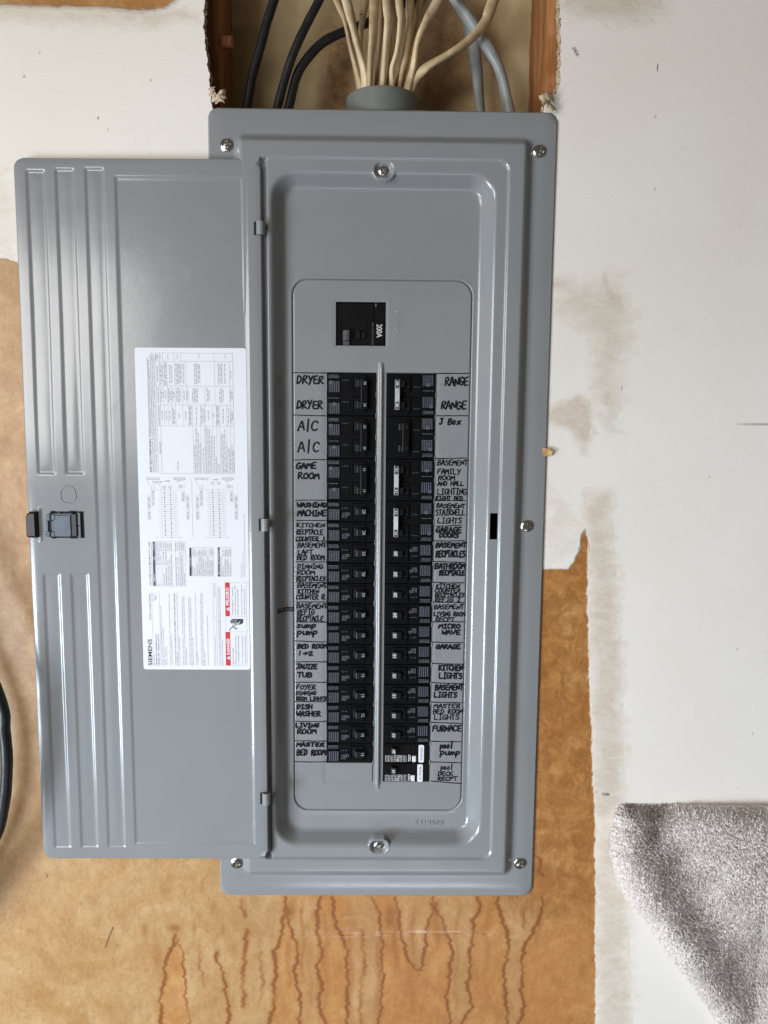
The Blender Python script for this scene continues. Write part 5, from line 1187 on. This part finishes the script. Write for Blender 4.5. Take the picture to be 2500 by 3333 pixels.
# short circuit rating table
vt(INK, KE, 'SHORT CIRCUIT CURRENT RATING:', (340,1612), (326,1215), 15, .02)
vt(INK2, KE, 'THIS PANELBOARD HAS A MAXIMUM SHORT CIRCUIT CURRENT RATING OF 100,000 AMPS RMS SYMMETRICAL', (327,1195), (293,232), 12)
for s, a, b, e in (('120/240V~. THE ACTUAL RATING IS DEPENDENT ON THE BRANCH BREAKERS INSTALLED IN THIS PANELBOARD AND THE MAIN/FEEDER BREAKER, IF ANY.',352,308,262), ('INSTALLED AHEAD OF THIS PANELBOARD. THE CORRECT MAIN BREAKER/FEEDER/MAIN BREAKER/BRANCH BREAKER SERIES COMBINATION TO BE USED ARE',372,328,205),
                   ('LISTED IN THE TABULATION BELOW. ANY CIRCUIT BREAKER INSTALLED, REPLACED OR ADDED IN THIS PANELBOARD MUST BE MANUFACTURED BY SIEMENS AND',392,348,178), ('MUST BE OF THE CORRECT TYPE AS INDICATED IN THE TABULATION BELOW. USE OF OTHER CIRCUIT BREAKERS IN THIS EQUIPMENT MAY VOID THE WARRANTY',412,370,190)):
    vt(INK2, KE, s, (a,1614), (b,e), 12)
def tx(x, y): return (x - (1625-y)*(52 - (x-432)*.021)/1447, y)          # table x at row y (x given at the bottom edge)
def tl(xa, ya, xb2, yb2, w=.8): ln(INK, KE, tx(xa, ya), tx(xb2, yb2), w)
for x in (432, 1343): tl(x, 1628, x, 182)
for y in (1628, 182): tl(432, y, 1343, y)
for y in (1057, 806, 577, 281): tl(432, y, 1343, y)
tl(475, 1628, 475, 182)
for x in (853, 880, 947, 990, 1015, 1085, 1135, 1172, 1258, 1300): tl(x, 1628, x, 1057, .6)
for x in (521, 566, 611, 657, 740, 812, 855, 952, 1000, 1090, 1138, 1180, 1262, 1305): tl(x, 1057, x, 806, .6)
for x in (521, 566, 611, 657, 740, 790, 812, 1012, 1128, 1305): tl(x, 806, x, 577, .6)
for x in (521, 566, 657, 740, 790, 1128, 1305): tl(x, 577, x, 281, .6)
for x in (521, 657, 740, 1128): tl(x, 281, x, 182, .6)
def tt(s, x, y0, y1, mb=None, cap=13): vt(mb or INK2, KE, s, tx(x, y0), tx(x, y1), cap)
tt('MAIN BREAKER', 462, 1390, 1245); tt('MAIN/FEEDER BREAKER', 462, 1048, 815); tt('PANELBOARD MAIN', 462, 780, 590); tt('BRANCH BREAKER', 462, 520, 330); tt('RATING', 452, 262, 195); tt('AMPS', 468, 250, 205); tt('NONE USED', 668, 1595, 1480)
rows1 = [('Siemens Breaker Types MD63A, MF63A',873,.60),('Siemens Breaker Types JXD2S-AL, JXD6-AL, LXD6-AL, LXD6S-AL',900,.97),('JXD6-AL, MD6A, MG6A, ND6A, NG6A, RD6A, NLGB',920,.86),('NM6, MM6, MP6, PD6A, PG6A, RD6, SCD6A',940,.65),('Siemens Breaker Types FC6A, FXD6A',975,.55),('Siemens Breaker Types MD6, RJD6A or Class J, T, R or J Fuses',1008,1.),
 ('Siemens Breaker Types JXD2S-AL, JXD6-AL, LXD6-AL',1035,.97),('JXD6-AL, MD6A, MG6A, ND6A, RD6A, FC6A, TD6A, FLD6A',1055,.95),('ND6A, NE6A, MD6A, NLGB, HND, NM6, NP6',1075,.8),('Siemens Breaker Types JXD63-AL, JXD6-AL, JXD6-AL',1108,.8),('DXL-AL, LXD6S-AL',1128,.35),('NONE USED',1160,.2),
 ('Siemens Breaker Types HFD6A, HFXD6, HFG6A, HJXD6-AL',1195,.85),('HJXD2-AL, HJG6A, HJXD6-AL, HLXD6, HLG6, HNB6A',1215,.85),('HMD6, HMG, HMM6, HLGB, HND, HNG, HPXD6, HP6',1235,.95),('HRD6, HRXD6 or Class J, T, R or J Fuses',1253,.6),('Siemens Breaker Types HFD6, HFXD6',1280,.55),('at 100kA Class J Fuses - 200A Max',1297,.5),('Siemens Breaker Types HQJ2A, HFG6A',1320,.6),('at 200kA Class T Fuses - 400A Max',1338,.5)]
for s, x, k in rows1: tt(s, x, 1618, 1618-550*k, INK, 12)
for s, x, y0, y1 in (('NONE USED',503,985,875),('NONE USED',548,985,875),('NONE USED',592,985,875),('QPH, BLH, QBH, QNH',628,1030,835),('QPPH, CQH2, QWH2',646,1035,860),('QSHH',700,960,905),('NONE USED',780,985,875),('EGA, EGB, HQP, HBL',825,1040,820),('HQS, HGN, HQPH, HQR2',842,1045,818),('QPH, BLH, QN, QR2',905,1045,825),('NONE USED or QP, BL',965,1040,830),('QS, QNR, QS2, QR2',985,1020,845),('QPH, BLH, QR',1008,1000,870),('NONE USED',1050,985,875),('QJH2',1110,950,905),
                     ('HQJ2H, HQJN, HQR2H',1150,1045,820),('HQR2A, HNG6, HNR6',1168,1045,820),('EGA, EGB, QS, QR2',1225,1025,850),('NONE USED or QP, BL',1285,1040,835),('NONE USED or',1318,1020,860),('QPH, BLH',1336,985,895),
                     ('NONE USED or',497,765,600),('QP, QNR',515,715,650),('NONE USED',548,730,630),('EGA, EGB, EQ6682',585,775,600),('QPH, QNHH',602,745,635),('NONE USED or',630,760,605),('QP, QNR',647,715,650),('NONE USED or',680,765,600),('EQ6681, EQ6682, QP',700,780,590),('QPH, QNR, QNHH',718,765,620),('NONE USED',768,745,630),('HQP, HQNR',804,745,640),
                     ('NONE USED or',870,765,610),('EQ8695, EQ9685',888,780,600),('QP, QPH, HQP',905,755,625),('QNR, QNRH, HQNR',923,780,600),('QPH, HQP, QNR',1045,765,600),('QNRH, HQNR',1063,750,630),('NONE USED or',1190,765,610),('EQ9685, EQ9683',1210,780,600),('QP, QPH, HQP',1230,755,625),('NONE USED or',1318,765,610),('QPH, HQP',1336,735,640),
                     ('QP, QT, QAF, QAF2, QPGF',497,560,295),('QPF, QPF2, QE, QNR',515,530,330),('QPH, QAFH, QAFH2',543,565,290),('QPHF, QPHF2, QEH, QNRH',560,565,300),('QP, QAF, QAF2, QFGA2',605,540,320),('QPF, QPF2, QE, QNR',625,535,330),('QP, QPH, QAF, QAFH, QAF2',680,560,300),('QAFH2, QFGA2, QFGAH2',698,550,310),('QPF, QPHF, QPF2, QPHF2',715,550,305),('QE, QEH, QNR, QNRH',732,530,320),
                     ('HQP, HQAF2, HQPF2',768,545,310),('QP, QPH, QAF, QAFH, QAF2',900,560,300),('QAFH2, QFGA2, QFGAH2',920,550,310),('QPF, QPHF, QPF2, QPHF2',940,545,305),('QE, QEH, QNR, QNRH',958,530,320),('QP, QPH, HQP, QAF, QAFH',1180,560,300),('QAF2, QAFH2, HQAF2',1200,540,320),('QFGA2, QFGAH2, QPF',1220,555,300),('QPHF2, HQPF2, QE, QEH',1255,550,310),('QPH, HQP',1325,485,390),
                     ('10,000',500,250,200),('22,000',590,255,200),('42,000',700,252,200),('65,000',955,240,195),('100,000',1265,250,195)):
    tt(s, x, y0, y1, INK2, 12)
for nm, mb_, mt in (('label_print', INK, 'ink'), ('label_print', INK2, 'ink2'), ('label_fine_print', INK3, 'ink3'), ('red_warning_print', RED, 'red'), ('white_warning_print', WHT, 'paper')):
    o = mb_.build(nm, M[mt], door)

# ------------------------------------------------------------------ grey carpet hanging at the lower right
CO = [at(*K3(a, b), .006) for a, b in ((1035,168),(1003,210),(986,290),(980,375),(1000,460),(1030,530),(1060,580),(1110,622),(1180,722),(1240,810),(1300,890),(1360,975),(1402,1025),(1450,1130),(1520,1260),(1600,1420))]
ztop = CO[0][1]; zbot = CO[-1][1]
def xleft(z): return np.interp(z, [p[1] for p in CO][::-1], [p[0] for p in CO][::-1]) + .0008*np.sin(z*400) + .0006*np.sin(z*1100)
nz, nu = 230, 300
zz = np.linspace(zbot, ztop, nz); uu = np.linspace(0, 1, nu)**1.15
ZZ, UU = np.meshgrid(zz, uu, indexing='ij'); XL_ = xleft(ZZ); XX = XL_ + UU*(.66-XL_)
KV = [at(*K3(a, b), .02) for a, b in ((1120,180),(1190,260),(1260,420),(1340,560),(1450,720),(1560,900),(1640,1200))]
def carpet_h(x, z):
    d = np.minimum(x-xleft(z), (ztop-z)*1.2); h = .004 + .026*(1-np.exp(-np.maximum(d, 0)/.016))
    v = pl_dist(x, z, KV); h = h - .013*np.exp(-(v/.040)**2) + .006*np.exp(-((pl_dist(x, z, [at(*K3(a, b), .02) for a, b in ((1010,400),(1100,500),(1300,800),(1500,1080))]))/.035)**2)
    return h + .0012*np.sin(x*37+z*25) + .0004*np.sin(x*120-z*60)
HHc = carpet_h(XX, ZZ)
jit_ = rng.normal(0, .0006, HHc.shape)
cco = np.stack([XX, -(HHc+jit_), ZZ], -1).reshape(-1, 3); idx = np.arange(nz*nu).reshape(nz, nu)
cq = np.stack([idx[:-1,:-1], idx[:-1,1:], idx[1:,1:], idx[1:,:-1]], -1).reshape(-1, 4)
# back face and rim give the cloth its thickness
nb = len(cco); back = cco.copy(); back[:,1] = np.minimum(back[:,1]+.007, .0035) 
rim = []
for L in (idx[:,0], idx[-1,:], idx[0,:][::-1]):
    for a, b in zip(L[:-1], L[1:]): rim.append((int(b), int(a), int(a)+nb, int(b)+nb))
cm_ = bpy.data.meshes.new('carpet'); cm_.from_pydata(np.concatenate([cco, back]).tolist(), [], [tuple(map(int, f)) for f in cq] + [tuple(int(i)+nb for i in f[::-1]) for f in cq] + rim); cm_.update(); cm_.materials.append(M['carpet'])
def dirt_shade_at(x, z):
    d = np.zeros_like(x)
    for a, b, rx2, rz2, k in ((1190,225,45,28,.95), (1170,290,38,50,.75), (1215,250,30,40,.6), (1110,200,60,22,.55), (1250,400,45,60,.45), (1330,480,60,50,.35), (1600,800,90,160,.45), (1380,330,90,60,.15), (1640,900,40,60,.6), (1050,200,22,30,.3), (1400,900,60,40,.3)):  # brown soiling, plus shade painted along the fold valley
        cx_, cz_ = at(*K3(a, b), .02); d = np.maximum(d, k*np.exp(-((x-cx_)/(rx2*.00042))**2-((z-cz_)/(rz2*.00040))**2))
    return d
wattr(cm_, 'dirt_shade', dirt_shade_at(np.r_[cco[:,0], back[:,0]], np.r_[cco[:,2], back[:,2]]))
carpet = tag(obj('carpet_piece', cm_), 'soiled pale grey carpet offcut hanging against the white wall at lower right', 'carpet')
NT = 52000
tz = rng.uniform(max(zbot, -.66), ztop, NT); tx_ = xleft(tz) + rng.uniform(-.001, .30, NT)
k_ = tx_ < .50; tz, tx_ = tz[k_], tx_[k_]; n = len(tz); th = carpet_h(tx_, tz)
e = .002; gx = (carpet_h(tx_+e, tz)-th)/e; gz = (carpet_h(tx_, tz+e)-th)/e
nrm = np.stack([-gx, -np.ones(n), -gz], 1); nrm[:,0] = np.clip(nrm[:,0], -1.6, 1.6); nrm[:,2] = np.clip(nrm[:,2], -1.6, 1.6)
nrm += rng.normal(0, .55, (n, 3)); nrm /= np.linalg.norm(nrm, axis=1)[:,None]
t1 = np.cross(nrm, rng.normal(0, 1, (n, 3))); t1 /= np.linalg.norm(t1, axis=1)[:,None]; t2 = np.cross(nrm, t1)
base = np.stack([tx_, -(th-.0006), tz], 1); rad = rng.uniform(.0007, .0016, n)[:,None]; hgt = rng.uniform(.0016, .0050, n)[:,None]
V4 = np.stack([base+t1*rad, base+(-.5*t1+.87*t2)*rad, base+(-.5*t1-.87*t2)*rad, base+nrm*hgt+t1*rad*rng.uniform(-1.5, 1.5, (n, 1)), ], 1).reshape(-1, 3)
i4 = np.arange(n)[:,None]*4; F3 = np.concatenate([np.concatenate([i4, i4+1, i4+3], 1), np.concatenate([i4+1, i4+2, i4+3], 1), np.concatenate([i4+2, i4, i4+3], 1)])
pm = bpy.data.meshes.new('pile'); pm.vertices.add(len(V4)); pm.vertices.foreach_set('co', V4.ravel().astype(np.float32)); pm.loops.add(F3.size); pm.loops.foreach_set('vertex_index', F3.ravel().astype(np.int32))
pm.polygons.add(len(F3)); pm.polygons.foreach_set('loop_start', np.arange(0, F3.size, 3, dtype=np.int32)); pm.update(calc_edges=True); pm.validate(); pm.materials.append(M['carpet'])
wattr(pm, 'dirt_shade', dirt_shade_at(V4[:,0], V4[:,2]))
tag(obj('pile', pm, carpet), kind='stuff')
